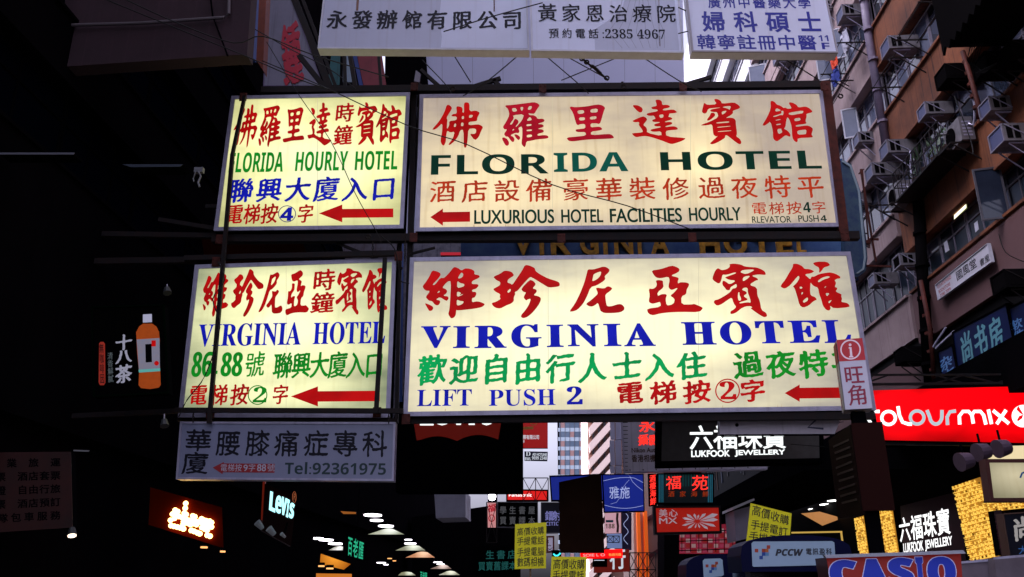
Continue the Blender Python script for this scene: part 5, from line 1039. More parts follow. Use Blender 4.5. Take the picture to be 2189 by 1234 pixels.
BT.poly([B_(*p) for p in [(596,142),(633,140),(634,174),(596,176)]],mat('bottle cap print',(.4,.4,.5),.5,emis=(.25,.25,.33),es=1),'bottle_cap',dw=.002)  # printed cap is no lamp, its glow is put into the material
BT.poly([B_(*p) for p in [(570,246),(665,240),(667,372),(580,378)]],mat('bottle label print',(.14,.14,.17),.5,noise=.5,nscale=10,emis=(.13,.13,.18),es=1,col2=(.3,.15,.03)),'label',dw=.002)
BT.poly([B_(*p) for p in [(606,266),(632,264),(634,340),(608,342)]],M_BLK,'label_mark',dw=.004); BT.ring(653/1.946,600+345/1.946,5,5,4.9,V_RED,dw=.004,name='label_mark'); BT.poly([B_(*p) for p in [(632,250),(650,250),(650,275),(632,275)]],V_RED,'label_mark',dw=.004)
BT.poly([B_(*p) for p in [(578,372),(668,366),(668,378),(580,384)]],mat('label green band',(.1,.35,.3),.5,emis=(.06,.25,.22),es=1),'label_band',dw=.005)
wb=mat('white brush print',(.25,.25,.28),.5,emis=(.25,.25,.32),es=.8)
for ch,y0,y1 in (('十',225,290),('八',285,345),('茶',350,428)): BT.cjk(ch,(*B_(484,y0),*B_(552,y1)),wb,'xing')
BT.poly([B_(*p) for p in [(414,262),(420,256),(432,256),(438,264),(440,425),(434,436),(418,436),(412,426)]],mat('red capsule',(.22,.02,.01),.5,emis=(.25,.02,.01),es=.7),'capsule')
BT.cjk('無咖啡因',(*B_(416,262),*B_(436,430)),mat('dark red print',(.05,.0,.0),.5),'hei',vert=True,dw=.002)
BT.cjk('清香解膩',(*B_(450,298),*B_(474,425)),mat('dull grey print',(.1,.12,.12),.5,emis=(.04,.05,.05),es=1),'kais',vert=True)
OR_=Sign('shop_sign','dull rust red board with rows of black characters at the left edge','sign',[(-60,968),(152,966),(156,1128),(-60,1142)],y=15,a=0,depth=.15,fw=0,face=mat('rust red board',(.035,.003,.0005),.7,noise=.8,nscale=2,col2=(.01,.002,.001)),frame=M_BLK,case=M_BLK)
for i,t in enumerate(['專業旅運','機票 酒店套票','簽證 自由行旅','船票 酒店預訂','團隊包車服務']): OR_.cjk(t,(-30,980+i*29,132,1000+i*29),M_BLK,'heib',cw=22)
LV=Sign('shop_sign','small dark sign with glowing bluish white lettering beside the bulb sign','sign',[(566,1034),(634,1062),(622,1168),(560,1134)],y=20,a=24,depth=.25,fw=0,face=mat('black red board',(.02,.002,.002),.5,noise=.5,nscale=2,spec=.1),frame=M_BLK,case=mat('dark red case',(.06,.01,.01)),face_name='face_panel')
lv=glow('icy white letter',(.45,.95,1),1.5)
for t,x0,y0,x1,y1 in [('L',575,1053,588,1096),('e',587,1060,600,1100),('v',599,1064,611,1104),('I',611,1070,616,1109),('s',617,1076,628,1112)]: LV.lat(t,(x0,y0,x1,y1),lv,'bold',.03,.01,thick=.03)
LV.poly([(614,1067),(619,1069),(617,1076),(614,1074)],lv,'lettering'); LV.ring(629,1063,4.5,12,1.1,mat('dim orange mark',(.2,.05,.02),.5,emis=(.3,.08,.03),es=1),name='mark')
LV.lat('R',(627,1055,632,1070),mat('dim orange mark',(.2,.05,.02)),'reg')
rp=thing('red_post','dark red vertical tube left of the small glowing lettered sign','post',onplane(563,1110,y=19.9)); bar('tube',(565,1030),(561,1112),5,19.9,mat('dark red tube',(.10,.012,.005),.5,emis=(.08,.006,.002),es=1),par=rp)
for i,(x,y,w_) in enumerate([(554,1122,17),(579,1135,17),(604,1144,9)]):
    o=thing('spotlight',['leftmost','middle','rightmost and narrowest'][i]+' pale tilted spotlight hood under the small lettered sign','lamp',onplane(x,y,y=19.8),group='pale spotlight hoods')
    w2=w_*19.8/FPX/2; MB().tube([(-w2*.6,0,w2*.6),(w2*.6,.1,-w2*.8)],w2*.9,10,w2*.6).build('hood',mat('pale hood',(.7,.8,.8),.4),o); MB().tube([(0,.1,0),(0,.3,.3)],.02,6).build('arm',M_BLK,o)
BW=Sign('shop_sign','narrow dark sign with green characters hanging over the lit shop ceilings','sign',[(744,1142),(778,1156),(775,1200),(742,1192)],y=22,a=30,depth=.08,fw=0,face=M_BLK,frame=M_BLK,case=M_BLK)
gg=glow('green lit letter',(.02,.42,.22),1.0)
for t,x0,y0,x1,y1 in (('百',743,1146,754,1190),('老',755,1151,766,1194),('匯',767,1156,777,1198)): BW.cjk(t,(x0,y0,x1,y1),gg,'hei')
BW2=Sign('shop_sign','smaller dark sign with green characters farther along the shop ceilings','sign',[(897,1220),(914,1224),(914,1250),(897,1248)],y=34,a=30,depth=.08,fw=0,face=M_BLK,frame=M_BLK,case=M_BLK); BW2.cjk('百老匯',(898,1222,913,1244),gg,'hei')
# shop ceilings with lamps: flared white reflectors (trapezia) hanging with flat lamp discs
M_LG=glow('white tube glow',(.97,.9,1),5)
def disc_lamp(px,py,w_,Y,label,m=M_LG,n_='shop_lamp'):
    o=thing(n_,label,'lamp',onplane(px,py,y=Y),group='flat ceiling lamps over the left hand shops'); r=w_*Y/FPX/2
    b=MB(); b.prism([(r*math.cos(t*math.pi/9),r*1.6*math.sin(t*math.pi/9),0) for t in range(18)],(0,0,.03)); b.build('diffuser',m,o)
    b=MB(); b.prism([(r*1.06*math.cos(t*math.pi/9),r*1.7*math.sin(t*math.pi/9),.031) for t in range(18)],(0,0,.06)); b.build('rim',M_BLK,o)
Q=[(797,1103,36,22,'largest flat lamp at the top of the lamp row'),(805,1114,26,24,'second flat lamp of the lamp row, just under the largest'),(825,1126,31,26,'third flat lamp of the row, right above the widest reflector'),
   (681,1153,20,19,'leftmost slanting lamp beside the dark green lettered sign'),(697,1156,28,21,'flat lamp right of the leftmost slanting one'),(717,1164,28,23,'flat lamp left of the green lettered sign'),
   (873,1155,15,34,'small lamp above the second reflector, upper'),(877,1163,24,35,'flat lamp touching the second reflector'),
   (936,1203,18,48,'upper of two small lamps above the far reflector'),(942,1207,16,50,'lower of two small lamps above the far reflector'),
   (815,1204,18,40,'small flat lamp in the dark between reflectors'),(825,1208,10,42,'tiny lamp just right of the small flat one')]
for x,y,w_,Y,l in Q: disc_lamp(x,y,w_,Y,l)
mw_=glow('warm small lamp',(1,.45,.15),1.6)
for x,y,w_,Y,l in [(436,1172,13,17,'small warm downlight under the orange bulb sign'),(476,1181,10,17.5,'dim red downlight right of the warm one'),(833,1195,9,36,'tiny orange lamp upper of the pair'),(843,1200,7,37,'tiny orange lamp lower of the pair'),(705,1217,14,20,'orange lamp under the orange lit ceiling'),(687,1212,12,20,'dim orange lamp left under the orange ceiling')]:
    disc_lamp(x,y,w_,Y,l,mw_)
def refl(label,x0,x1,y1,xa,xb,y0,Y,top,bot):
    """flared reflector: lit inner wall seen from below"""
    o=thing('lamp_reflector',label,'reflector',onplane((x0+x1)/2,y1,y=Y),group='flared reflectors over the left hand shops'); L=Vector(o.location); p=lambda x,y,YY:(onplane(x,y,y=YY)-L)
    n=10; b=MB(); W=[];T=[]
    for k in range(n+1):
        s=k/n; xx=xa+(xb-xa)*s; yy=y0-1.5*math.sin(math.pi*s); X=x0+(x1-x0)*s
        T.append(p(xx,yy,Y+.3)); W.append(p(X,y1,Y))
    for k in range(n): b.quad(W[k],W[k+1],T[k+1],T[k]); 
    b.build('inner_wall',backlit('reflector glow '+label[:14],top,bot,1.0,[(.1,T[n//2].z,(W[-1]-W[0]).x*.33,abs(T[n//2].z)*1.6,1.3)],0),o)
    MB().prism([q+Vector((0,.02,.0)) for q in W],(0,.02,.02)).bar(W[0],W[-1],.03).build('rim',M_BLK,o)
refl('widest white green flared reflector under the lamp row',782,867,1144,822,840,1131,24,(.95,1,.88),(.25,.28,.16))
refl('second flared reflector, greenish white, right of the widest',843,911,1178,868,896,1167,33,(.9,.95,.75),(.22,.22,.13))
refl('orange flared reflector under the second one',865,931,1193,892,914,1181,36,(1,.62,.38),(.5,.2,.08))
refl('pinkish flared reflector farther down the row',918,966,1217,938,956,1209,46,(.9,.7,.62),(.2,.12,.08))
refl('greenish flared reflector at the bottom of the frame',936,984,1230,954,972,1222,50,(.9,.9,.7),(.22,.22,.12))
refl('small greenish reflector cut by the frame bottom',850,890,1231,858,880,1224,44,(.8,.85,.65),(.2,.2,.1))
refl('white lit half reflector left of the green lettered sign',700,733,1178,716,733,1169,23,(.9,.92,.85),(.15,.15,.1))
oc=Sign('lit_ceiling','orange glowing boxed ceiling low between the lamps','ceiling panel',[(686,1184),(750,1206),(735,1218),(684,1206)],y=21,a=0,depth=.1,fw=0,face=backlit('orange ceiling',(1,.36,.03),(.30,.05,.0),.9,[(.05,.2,.5,.4,1.2)],0),frame=M_BLK,case=M_BLK)
oc2=Sign('lit_ceiling','thin orange lit shelf at the bottom edge under the boxed ceiling','ceiling panel',[(676,1226),(752,1227),(752,1250),(676,1250)],y=20.5,a=0,depth=.1,fw=0,face=glow('orange shelf light',(.75,.22,.02),.7),frame=M_BLK,case=M_BLK)
oc3=Sign('lit_ceiling','short dim orange strip above the largest flat lamp','ceiling panel',[(728,1093),(761,1095),(761,1099),(734,1099)],y=24,a=0,depth=.1,fw=0,face=glow('dim orange strip',(.4,.12,.02),.7),frame=M_BLK,case=M_BLK)
# pale bits on the left wall
for q,lb,c_ in [([(0,327),(160,327),(158,331),(0,331)],'thin pale ledge catching light at the left edge',(.12,.12,.15)),([(262,352),(392,352),(385,357),(280,358)],'thin dark blue awning edge below the pale ledge',(.02,.03,.05)),([(158,962),(192,963),(190,966),(158,965)],'short white pipe end above the rust red board',(.2,.2,.2))]:
    Sign('ledge',lb,'ledge',q,y=13,a=0,depth=.3,fw=0,face=mat('pale ledge %.2f'%c_[0],c_,.6),frame=M_BLK,case=M_BLK,face_name='edge_strip')
jb=thing('junction_box','white junction box with loose cables left of the upper left light box','box',onplane(424,362,y=15.5)); b=MB(); b.box(-.09,.09,0,.1,-.06,.05); b.build('casing',mat('dirty white plastic',(.2,.2,.22),.5,noise=.7,nscale=12),jb)
MB().tube([(0,0,-.05),(.06,.02,-.15),(.03,0,-.3),(.07,.0,-.4)],.02,6).tube([(-.05,0,-.05),(-.09,.02,-.2),(-.06,0,-.28)],.012,6).build('cable',mat('dirty white plastic',(.2,.2,.22)),jb)
for i,(x,y) in enumerate([(153,1137),(356,622),(350,905)]):
    o=thing('spotlight',['small warm lit spotlight under the rust red board','unlit metal spotlight left of the lower left light box','unlit pale spotlight beside the clinic board'][i],'lamp',onplane(x,y,y=15))
    MB().tube([(0,0,.06),(.04,-.04,-.06)],.05,8,.08).build('hood',mat('spot hood',(.02,.022,.025),.6),o)
    if i==0: MB().tube([(.04,-.04,-.062),(.044,-.044,-.075)],.07,8).build('lens',glow('warm spot',(1,.8,.6),3),o)
    MB().tube([(0,0,.05),(-.1,.2,.2)],.012,6).build('arm',M_ALU,o)
# slanted board with red characters, banners behind the top boards
SL=Sign('slanted_sign','grey lilac board with a tall red character at the upper left','sign',[(576,-80),(596,-80),(692,186),(563,186)],y=21,a=0,depth=.2,fw=.03,face=mat('lilac grey board',(.20,.19,.26),.5,noise=.25,nscale=2,streak=.4),frame=mat('violet trim',(.10,.07,.15),.5),case=M_BLK)
SL.direct([np.stack([a[:,0]+.35*(1-a[:,1])-.1,a[:,1]],1) for a in glyph('鍾','xing')],(600,48,642,186),mat('crimson raised letter',(.45,.01,.035),.5),thick=.03)
vs=[('teal glass banner strip under the grey white board',[(712,90),(728,90),(726,182),(700,182)],(.02,.12,.13),27),('pale blue curved banner behind the dark truss',[(733,100),(742,100),(757,176),(733,176)],(.25,.33,.42),26),
    ('dark red hanging cloth banner under the grey white board',[(757,92),(812,92),(826,184),(778,186)],(.22,.02,.035),28),('thin blue vertical strip beside the red banner',[(748,90),(757,90),(776,184),(768,184)],(.02,.05,.25),27.5)]
for lb,q,c_,yy in vs: Sign('banner',lb,'banner',q,y=yy,a=0,depth=.08,fw=0,face=mat('banner '+lb[:9],c_,.6,noise=.5,nscale=2,streak=.5),frame=M_BLK,case=M_BLK,face_name='cloth')
tb=thing('tall_building','narrow black building edge between the red banner and the sky','building',onplane(860,200,y=29)); L=Vector(tb.location); p=lambda x,y,Y=29:(onplane(x,y,y=Y)-L)
MB().prism([p(826,-60),p(893,-60),p(912,200),p(822,200)],(0,3,0)).build('wall',M_DKW,tb); MB().prism([p(889,150,28.9),p(899,158,28.9),p(897,176,28.9),p(885,174,28.9)],(0,.1,0)).build('window',mat('dim window',(.12,.1,.14),.3),tb)
gp=Sign('weathered_board','weathered grey striped boards seen in the gap between the light boxes','board',[(842,505),(990,505),(985,560),(838,900)],y=24,a=0,depth=.2,fw=0,face=mat('scratched grey boards',(.16,.15,.2),.6,noise=.9,nscale=5,streak=.6,col2=(.03,.03,.06)),frame=M_BLK,case=M_BLK)
gp.poly([(853,515),(863,515),(860,900),(850,900)],mat('sign blue',(.02,.06,.25)),'blue_strip'); gp.poly([(872,515),(880,515),(874,900),(868,900)],M_BLK,'dark_strip',dw=.01)
Sign('weathered_board','dark red panel in the gap above the lower left light box','board',[(430,505),(640,500),(665,565),(440,570)],y=19.5,a=0,depth=.2,fw=0,face=mat('dark brick red panel',(.025,.004,.002),.8,noise=.5,nscale=2,spec=0),frame=M_BLK,case=M_BLK)
Sign('weathered_board','grey vertical panel between black posts above the lower left light box','board',[(728,514),(850,514),(846,556),(738,556)],y=22,a=0,depth=.2,fw=0,face=mat('striped grey panel',(.13,.12,.16),.6,noise=.8,nscale=4,streak=.5,col2=(.05,.02,.03)),frame=M_BLK,case=M_BLK)
Sign('weathered_board','short red strip light above the big lower right light box','board',[(942,540),(985,540),(985,546),(942,546)],y=21,a=0,depth=.2,fw=0,face=mat('red strip',(.3,.01,.02),.5,emis=(.35,.01,.02),es=1),frame=M_BLK,case=M_BLK)
# ------------------------------------------------------------------ right facade: air conditioners, racks, pipes, open windows
M_ACW=mat('aged white casing',(.19,.175,.19),.5,noise=.7,nscale=5,streak=.4); M_ACB=mat('blue grey filter grille',(.06,.07,.16),.5); M_ACD=mat('black grimy casing',(.005,.0045,.005),.8,spec=.0)
def window_ac(label,px,py,w_=.6,h=.42,d=.58,dark=False,blue=True):
    P=onplane(px,py,x=XR-d/2); o=thing('air_conditioner',label,'air conditioner',P,group='window air conditioners on the right hand facades'); m=M_ACD if dark else M_ACW
    b=MB(); b.box(-d/2,d/2+.25,-w_/2,w_/2,-h/2,h/2); b.build('casing',m,o)
    g=MB(); g.box(-d/2-.012,-d/2-.002,-w_/2+.05,w_/2-.05,-h/2+.05,h/2-.05); g.build('front_grille',M_ACD if dark or not blue else M_ACB,o)
    f=MB(); t=.03
    for (ya,yb,za,zb) in ((-w_/2,w_/2,h/2-t,h/2),(-w_/2,w_/2,-h/2,-h/2+t),(-w_/2,-w_/2+t,-h/2+t,h/2-t),(w_/2-t,w_/2,-h/2+t,h/2-t)): f.box(-d/2-.03,-d/2-.003,ya,yb,za,zb)
    f.build('front_rim',m if dark else M_WFR,o)
    v=MB()
    for k in range(2): v.box(-d/2+.06+k*.16,-d/2+.18+k*.16,-w_/2-.008,-w_/2-.002,-h/2+.06,h/2-.06)
    v.build('side_vent',M_ACD,o)
    c=MB(); c.bar((-d/2+.1,-w_/2+.08,-h/2-.02),(d/2,-w_/2+.08,-h/2-.02),.03).bar((-d/2+.1,-w_/2+.08,-h/2-.03),(d/2,-w_/2+.08,-h/2-.45),.025).bar((-d/2+.1,w_/2-.08,-h/2-.02),(d/2,w_/2-.08,-h/2-.02),.03).bar((-d/2+.1,w_/2-.08,-h/2-.03),(d/2,w_/2-.08,-h/2-.45),.025)
    c.bar((-d/2+.02,-w_/2-.01,h/2-.02),(d/2,-w_/2-.01,-h/2+.05),.02); c.build('bracket',M_ALU if not dark else M_STEEL,o); return o
for px,py,k in [(1815,32,'highest one beside the top right blue lettered board'),(1915,102,'above the long orange band, top of the orange block'),(1912,322,'at the left corner of the orange block, mid height'),
              (1879,370,'lowest of the pink block, above the split unit'),(2160,296,'at the right edge above the dark lower windows')]:
    window_ac('box air conditioner '+k,px,py)
for px,py,k in [(2038,165,'black box unit under the corrugated cage'),(2124,142,'black open box unit at the upper right'),(1945,762,'black box unit under the pink ledge above the red light box'),(2165,604,'black box unit right of the bookshop board'),(2050,30,'black box unit at the top above the windows'),(2180,120,'dark box unit cut by the right edge')]:
    window_ac(k,px,py,dark=True)
for px,py,k in [(1846,300,'small unit at the joint pipe, middle of the pink block'),(1826,430,'small unit behind the thin poles on the pink block'),(1762,18,'highest small unit on the pink block'),(1722,60,'small unit on the white block beside its open sash'),(1668,128,'small unit low between the tie cables on the white block'),(1990,240,'unit in the middle of the long orange band'),(2128,232,'unit over the right hand part of the orange band'),(1880,600,'unit on the lower pink block behind the rusty pole'),(1935,560,'unit beside the soot stained pipe')]:
    window_ac(k,px,py,w_=.5,h=.36,d=.45,blue=(px%2==0))
def split_ac(label,px,py):
    P=onplane(px,py,x=XR-.25); o=thing('air_conditioner',label,'air conditioner',P,group='split air conditioner outdoor units')
    w_,h,d=.85,.62,.32; MB().box(-d/2,d/2,-w_/2,w_/2,-h/2,h/2).build('casing',M_ACW,o)
    b=MB(); b.tube([(-d/2-.02,.08,0),(-d/2-.003,.08,0)],.24,18); b.build('fan_guard',M_ACD,o)
    v=MB(); 
    for k in range(5): v.box(-d/2+.05,d/2-.05,-w_/2-.008,-w_/2-.002,-h/2+.1+k*.09,-h/2+.14+k*.09)
    v.build('side_vent',M_ALU,o)
    c=MB(); c.bar((-.4,-w_/2+.1,-h/2-.03),(.3,-w_/2+.1,-h/2-.03),.04).bar((-.4,w_/2-.1,-h/2-.03),(.3,w_/2-.1,-h/2-.03),.04).bar((-.4,-w_/2+.1,-h/2-.04),(.28,-w_/2+.1,-h/2-.5),.03).bar((-.4,w_/2-.1,-h/2-.04),(.28,w_/2-.1,-h/2-.5),.03).bar((-.4,-w_/2+.1,-h/2-.03),(-.4,w_/2-.1,-h/2-.03),.03); c.build('bracket',M_STEEL,o)
    MB().tube([(.05,-w_/2-.02,.1),(.1,-w_/2-.12,.0),(.15,-w_/2-.2,.3),(.22,-w_/2-.25,1.1)],.03,6).build('hose',M_ALU,o)
split_ac('larger looking outdoor unit on a bracket beneath the blue grey windows',2050,292); split_ac('smaller looking outdoor unit under the planted window cage',1922,420)
# planter cage with plants
pc=thing('window_cage','black iron window cage holding potted plants on the orange block','cage',onplane(1985,345,x=XR-.3)); b=MB()
L=Vector(pc.location); z0,z1=-.45,.35
for k in range(13): y=-1.5+k*.25; b.bar((-.35,y,z0),(-.35,y,z1),.02)
for z in (z0,(z0+z1)/2,z1): b.bar((-.35,-1.5,z),(-.35,1.5,z),.025).bar((-.35,-1.5,z),(.3,-1.5,z),.025).bar((-.35,1.5,z),(.3,1.5,z),.025)
b.box(-.36,.3,-1.5,1.5,z0-.03,z0); b.build('railing',M_STEEL,pc)
rd=random.Random(9); b=MB()
for k in range(90):
    c=Vector((rd.uniform(-.3,.1),rd.uniform(-1.3,.9),z0+rd.uniform(.15,.75))); d=Vector((rd.uniform(-.15,.15),rd.uniform(-.15,.15),rd.uniform(.1,.3))); n=Vector((rd.uniform(-.03,.03),rd.uniform(-.03,.03),0.01)); b.quad(c-n,c+n,c+n*.3+d,c-n*.3+d)
b.build('leaves',mat('dark plant leaf',(.03,.07,.025),.6),pc,kind='stuff')
for k in range(4): MB().tube([(-.1,-1.2+k*.6,z0+.0),(-.1,-1.2+k*.6,z0+.25)],.10,10,.13).build('flower_pot',mat('dark clay pot',(.05,.02,.015),.7),pc)
# laundry racks: thin bars on brackets
def rack(label,px,py,n=3,ln=2.0,out=.9):
    o=thing('laundry_rack',label,'rack',onplane(px,py,x=XR-.02),group='iron laundry racks')
    for s in (-1,1): MB().bar((0,s*ln/2,0),(-out,s*ln/2,0),.035).bar((0,s*ln/2,-.5),(-out*.7,s*ln/2,-.02),.025).build('bracket',M_STEEL,o)
    for k in range(n): MB().tube([(-out+.1+k*.3,-ln/2-.2,.03),(-out+.1+k*.3,ln/2+.2,.03)],.014,5).build('rail',M_STEEL,o)
rack('rack with three rails under the upper pink windows',1830,125,3,1.8); rack('rack under the middle window row of the orange block',1950,155,3,1.5); rack('rack at the top below the highest orange block windows',2010,45,3,1.6); rack('rack beside the end of the old blue board',1880,470,2,2.2); rack('rack on the pink block left of the blue grey curtain',1802,210,3,2.2); rack('rack on the white block just above the black beam',1700,150,3,1.6)
def opensash(label,px,py,w_=.7,h=1.2,ang=70,glass=M_GLASSB,fm=M_ALUW):
    o=thing('open_window',label,'window',onplane(px,py,x=XR+.1),math.radians(90+ang)); t=.045
    f=MB()
    for (a,b_,c,d) in ((0,w_,h/2-t,h/2),(0,w_,-h/2,-h/2+t),(0,t,-h/2+t,h/2-t),(w_-t,w_,-h/2+t,h/2-t)): f.box(a,b_,-.02,.02,c,d)
    f.build('sash_frame',fm,o); MB().box(t,w_-t,-.004,.004,-h/2+t,h/2-t).build('pane',glass,o)
opensash('open white framed sash beside the hanging laundry',1805,90); opensash('open white framed sash below the first one, over blue clothes',1790,135); opensash('open sash with blue glass on the white block',1640,165,.8,1.5); opensash('open aluminium sash high on the pink block corner',1835,260,.5,1.1); opensash('large dark open sash at the right edge',2150,410,.6,1.3,75,M_GLASSD,M_WFD)
cl=[('orange red garment hanging from the rack by the open sashes',1783,133,(.75,.06,.01),.35,.5),('dark blue garment hanging under the orange red one',1786,165,(.01,.03,.25),.45,.6),('pale garment hanging behind the white sash',1807,88,(.45,.45,.55),.4,.7),('pale blue garment high under the corrugated cage',2092,20,(.4,.5,.6),.3,.7)]
for lb,px,py,c_,w_,h in cl:
    o=thing('hanging_garment',lb,'clothes',onplane(px,py,x=XR-.55)); rd=random.Random(px); n=7; b=MB(); rows=[]
    for j in range(5):
        rows.append([Vector((.05*math.sin(i*1.7+j*.6),(i/(n-1)-.5)*w_*(1.0+.25*(j==0)+.05*j),h/2-h*j/4+rd.uniform(-.03,.03))) for i in range(n)])
    for j in range(4):
        for i in range(n-1): b.quad(rows[j][i],rows[j][i+1],rows[j+1][i+1],rows[j+1][i])
    o2=b.build('cloth',mat('garment '+lb[:8],c_,.8,emis=None),o); s=o2.modifiers.new('thickness','SOLIDIFY'); s.thickness=.02
    MB().tube([(0,-w_*.3,h/2+.02),(0,0,h/2+.1),(0,w_*.3,h/2+.02)],.01,5).build('hanger',M_ALU,o)
# corrugated cage top right
cc=thing('corrugated_cage','black corrugated metal cage jutting from the orange block at the top right','cage',(XR-.75,15.45,12.95)); b=MB(); n=34; zz=[.12*(k%2) for k in range(n+1)]
y0=-3.6; y1=1.35
prof=[(y0+(y1-y0)*k/n,-.02 if k%2 else -.16) for k in range(n+1)]
for k in range(n): b.prism([(-.75+.0,prof[k][0],prof[k][1]),(-.75,prof[k+1][0],prof[k+1][1]),(-.75,prof[k+1][0],2.3),(-.75,prof[k][0],2.3)],(.03+.02*(k%2),0,0))
b.build('corrugated_sheet',M_ACD,cc,kind='stuff'); MB().box(-.7,.69,y0,y1,.05,.1).box(-.7,.69,y1-.05,y1-.01,.1,2.2).build('floor_plate',M_ACD,cc)
b=MB()
for k in range(6): b.tube([(-.2+.05*k,y1-.2,0),(-.3+.06*k,y1-.1+.05*k,-.35),(-.1+.04*k,y1+.05,-.6),(.3,y1-.2,-.5)],.012,4)
b.build('loose_wires',M_CABLE,cc,kind='stuff')
# pipes
def pipe(label,pts,x,r,m=M_PVC,y=None):
    P=[onplane(*p,x=x) for p in pts]; o=thing('downpipe',label,'pipe',P[0]); MB().tube([q-P[0] for q in P],r,8).build('pipe',m,o,smooth=True)
    b=MB(); d=P[-1]-P[0]
    for k in range(1,6): c=P[0]+d*k/6-P[0]; b.tube([c-Vector((0,0,.04)),c+Vector((0,0,.04))],r*1.25,8)
    b.build('pipe_collar',m,o)
pipe('lilac square downpipe at the joint of the orange and pink blocks',[(1838,-60),(1857,80),(1897,330)],XR-.12,.13)
pipe('rusty downpipe running down the orange block right of the black unit',[(2058,110),(2092,225),(2092,255)],XR-.1,.06,M_RUST)
pipe('black soot stained pipe beside the bookshop board wall',[(1963,430),(1975,640),(1990,850)],XR-.14,.16,M_ACD)
pipe('rusty brown pipe left of the blue boards',[(1968,600),(1988,700),(1998,830)],XR-.3,.06,M_RUST)
# lit tube rooms in the lower window band
for i,(q,lb) in enumerate([([(2037,438),(2066,420),(2068,446),(2040,470)],'longer fluorescent tube glowing behind the dark lower windows'),([(2100,398),(2112,391),(2114,400),(2102,409)],'shorter fluorescent tube glowing right of the longer one')]):
    s=Sign('lit_window',lb,'lit window',q,x=XR+.24,a=-90,depth=.01,fw=0,face=mat('lit room wall',(.1,.1,.05),.6,emis=(.13,.13,.05),es=1),frame=M_BLK,case=M_BLK,face_name='room_glow')
    (a,b_,c,d)=q; s.poly([(d[0]+1,d[1]-11 if i==0 else d[1]-4),(c[0]-2,c[1]-11 if i==0 else c[1]-5),(c[0]-1,c[1]-2),(d[0]+1,d[1]-1)],glow('fluorescent glow',(1,1,.72),1.8),'tube')
for q,lb in [([(2083,478),(2090,472),(2093,490),(2086,497)],'white paper notice on the dark lower window right'),([(2018,520),(2025,514),(2030,535),(2022,540)],'white paper notice on the dark lower window left')]:
    Sign('paper_notice',lb,'notice',q,x=XR+.2,a=-90,depth=.004,fw=0,face=mat('notice paper',(.7,.72,.85),.6),frame=M_BLK,case=M_BLK,face_name='sheet')
# poles and ladder beside the old blue board
lp=thing('pole_scaffold','thin rusty pole frame standing out beside the old blue board','frame',onplane(1855,530,y=19)); 
for p0,p1,w_ in [((1840,362),(1872,560),4),((1843,362),(1858,530),3),((1836,372),(1846,362),3),((1858,512),(1878,512),4),((1828,568),(1905,570),4),((1820,520),(1860,518),8)]: bar('pole',p0,p1,w_,19,M_RUST,par=lp)
fr2=thing('wall_bracket','grey triangular wall bracket above the deep blue boards','bracket',onplane(2010,700,x=XR-.3))
for p0,p1 in [((1995,742),(2022,700)),((2000,745),(2040,708)),((2160,830),(2189,760)),((2090,800),(2189,745))]:
    a=onplane(*p0,x=XR-.4); c=onplane(*p1,x=XR-.3); MB().bar(a-Vector(fr2.location),c-Vector(fr2.location),.04).build('bar',M_ALU,fr2)
# ------------------------------------------------------------------ cables
W=[('cable from the top left slab down to the first light box',[(228,0),(430,82),(520,118),(640,170),(700,190)],14.2),
('long cable from the upper left slab across the slanted board',[(270,0),(385,52),(500,92),(562,78),(670,118),(830,165)],14.0),
('cable crossing the slanted board to the top beam',[(540,60),(620,105),(700,145),(760,190)],15.9),
('second cable across the slanted board under the first',[(560,130),(690,185),(870,268),(1000,310),(1180,395),(1340,440),(1480,492)],15.8),
('thin diagonal cable hanging before the upper left light box',[(570,90),(640,205),(706,300),(760,415),(803,492),(815,520)],15.7),
('cable dropping from the grey white board to the top beam',[(965,110),(1006,176)],15.0),('cable slanting from the telephone board down left',[(1118,110),(1040,175),(990,205)],15.0),
('cable from the telephone board to the long beam',[(1155,110),(1228,172),(1258,200)],15.2),('cable running right under the telephone board',[(1195,112),(1300,170)],15.3),
('cable rising from the beam to the telephone board',[(1200,172),(1345,113)],15.4),('cable to the right end of the telephone board',[(1360,113),(1450,172),(1500,196)],15.5),
('cable from the dark building edge down to the beam',[(902,128),(950,178),(965,200)],16.0),
('short cable between the two top boards',[(1450,16),(1472,26)],14.1),('lower short cable between the top boards',[(1450,72),(1475,66)],14.1),
('cable before the grey white board',[(948,68),(1050,36),(1160,6)],13.9),
('cable hanging in the sky gap from the blue lettered board',[(1650,112),(1700,140),(1752,172)],14.4),
('cable looping left of the lower left light box',[(466,560),(480,600),(455,640),(470,700),(440,800),(400,855),(382,892)],15.9),
('black cable curve between the lower light boxes',[(815,505),(842,530),(852,570),(856,600),(875,606)],16.0),
('thin wire over the white angular marked board',[(1590,925),(1700,917),(1803,902)],18.3),
('thin wire across the black jewellery sign',[(1690,950),(1762,955)],20.1),
('wire hanging by the bookshop board',[(2135,500),(2150,540),(2189,560)],17.0),
('double cable down the far right wall, left one',[(2040,205),(2075,300),(2080,330)],17.2)]
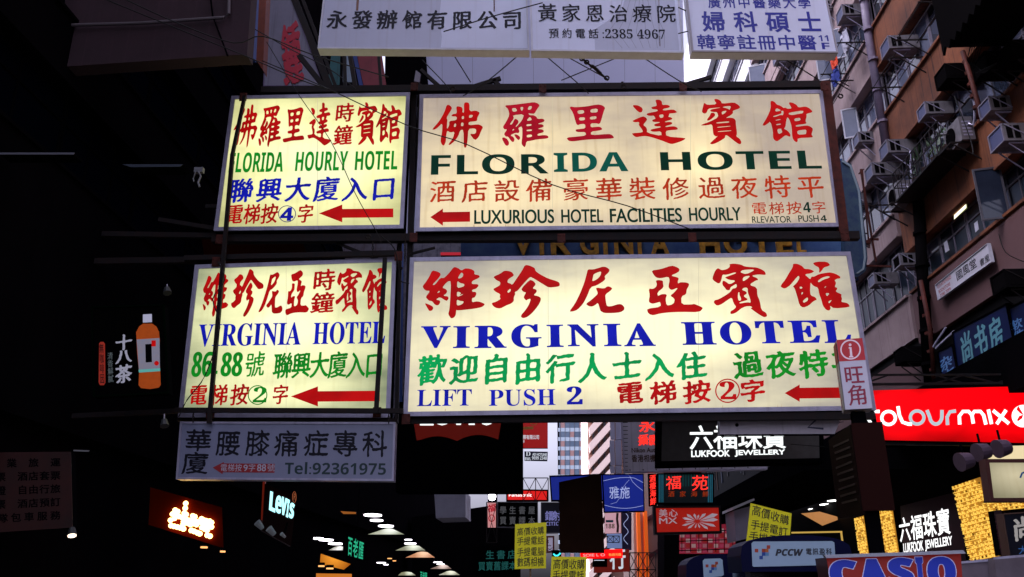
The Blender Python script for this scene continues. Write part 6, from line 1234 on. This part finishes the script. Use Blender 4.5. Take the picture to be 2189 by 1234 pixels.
for lb,pts,y in W:
    P=[onplane(*p,y=y) for p in pts]; o=thing('cable',lb,'cable',P[0],group='overhead cables and wires')
    # smooth the run a little
    Q=[]
    for i in range(len(P)-1):
        p0=P[max(i-1,0)];p1=P[i];p2=P[i+1];p3=P[min(i+2,len(P)-1)]
        for k in range(4):
            t=k/4; Q.append(.5*((2*p1)+(p2-p0)*t+(2*p0-5*p1+4*p2-p3)*t*t+(-p0+3*p1-3*p2+p3)*t**3))
    Q.append(P[-1]); MB().tube([q-P[0] for q in Q],.0085 if 'thin' in lb or 'wire' in lb else .012,5).build('strand',M_CABLE,o)
# turnbuckle rod and clamps
tb_=thing('turnbuckle','steel turnbuckle tie hanging from the telephone board to the beam','tie rod',onplane(1264,140,y=15)); L=Vector(tb_.location); p=lambda x,y:(onplane(x,y,y=15)-L)
MB().tube([p(1228,112),p(1262,140)],.02,6).build('rod',M_STEEL,tb_); MB().tube([p(1265,141),p(1271,145),p(1284,158)],.035,6).tube([p(1262,140),p(1266,143)],.03,6).build('body',M_STEEL,tb_); MB().tube([p(1283,156),p(1300,172)],.018,6).build('rod',M_STEEL,tb_)
for i,(x,y) in enumerate([(1244,126),(1254,133),(1297,167),(1333,185),(968,190),(787,506),(1797,206)]):
    o=thing('clamp',['upper clamp on the turnbuckle tie','lower clamp on the turnbuckle tie','clamp where the tie meets the long beam','hook hanging from the beam middle','hook at the left end over the big box','small shackle under the middle beam','clamp at the right top corner post'][i],'clamp',onplane(x,y,y=15.6 if i>2 else 14.95)); r=.045
    b=MB(); b.tube([(r*math.cos(t*math.pi/5),0,r*math.sin(t*math.pi/5)) for t in range(11)],.016,5); b.build('ring',M_STEEL,o)
# chains under the light boxes
for i,(x,y0,y1) in enumerate([(866,498,560),(413,884,903),(831,884,905),(797,518,550)]):
    a=onplane(x,y0,y=16.1); c=onplane(x,y1,y=16.1); o=thing('chain',['chain between the middle beam and the big lower box','short chain at the left under the lower left box','short chain at the right under the lower left box','chain hanging between the two left boxes'][i],'chain',a); n=max(3,int((a-c).length/.07)); b=MB()
    for k in range(n):
        q=(c-a)*(k+.5)/n; r=.03; u=Vector((1,0,0)) if k%2 else Vector((0,1,0)); b.tube([q+u*r*.6*math.cos(t*math.pi/4)+Vector((0,0,r*1.3*math.sin(t*math.pi/4))) for t in range(9)],.009,4)
    b.build('links',M_STEEL,o,kind='stuff')
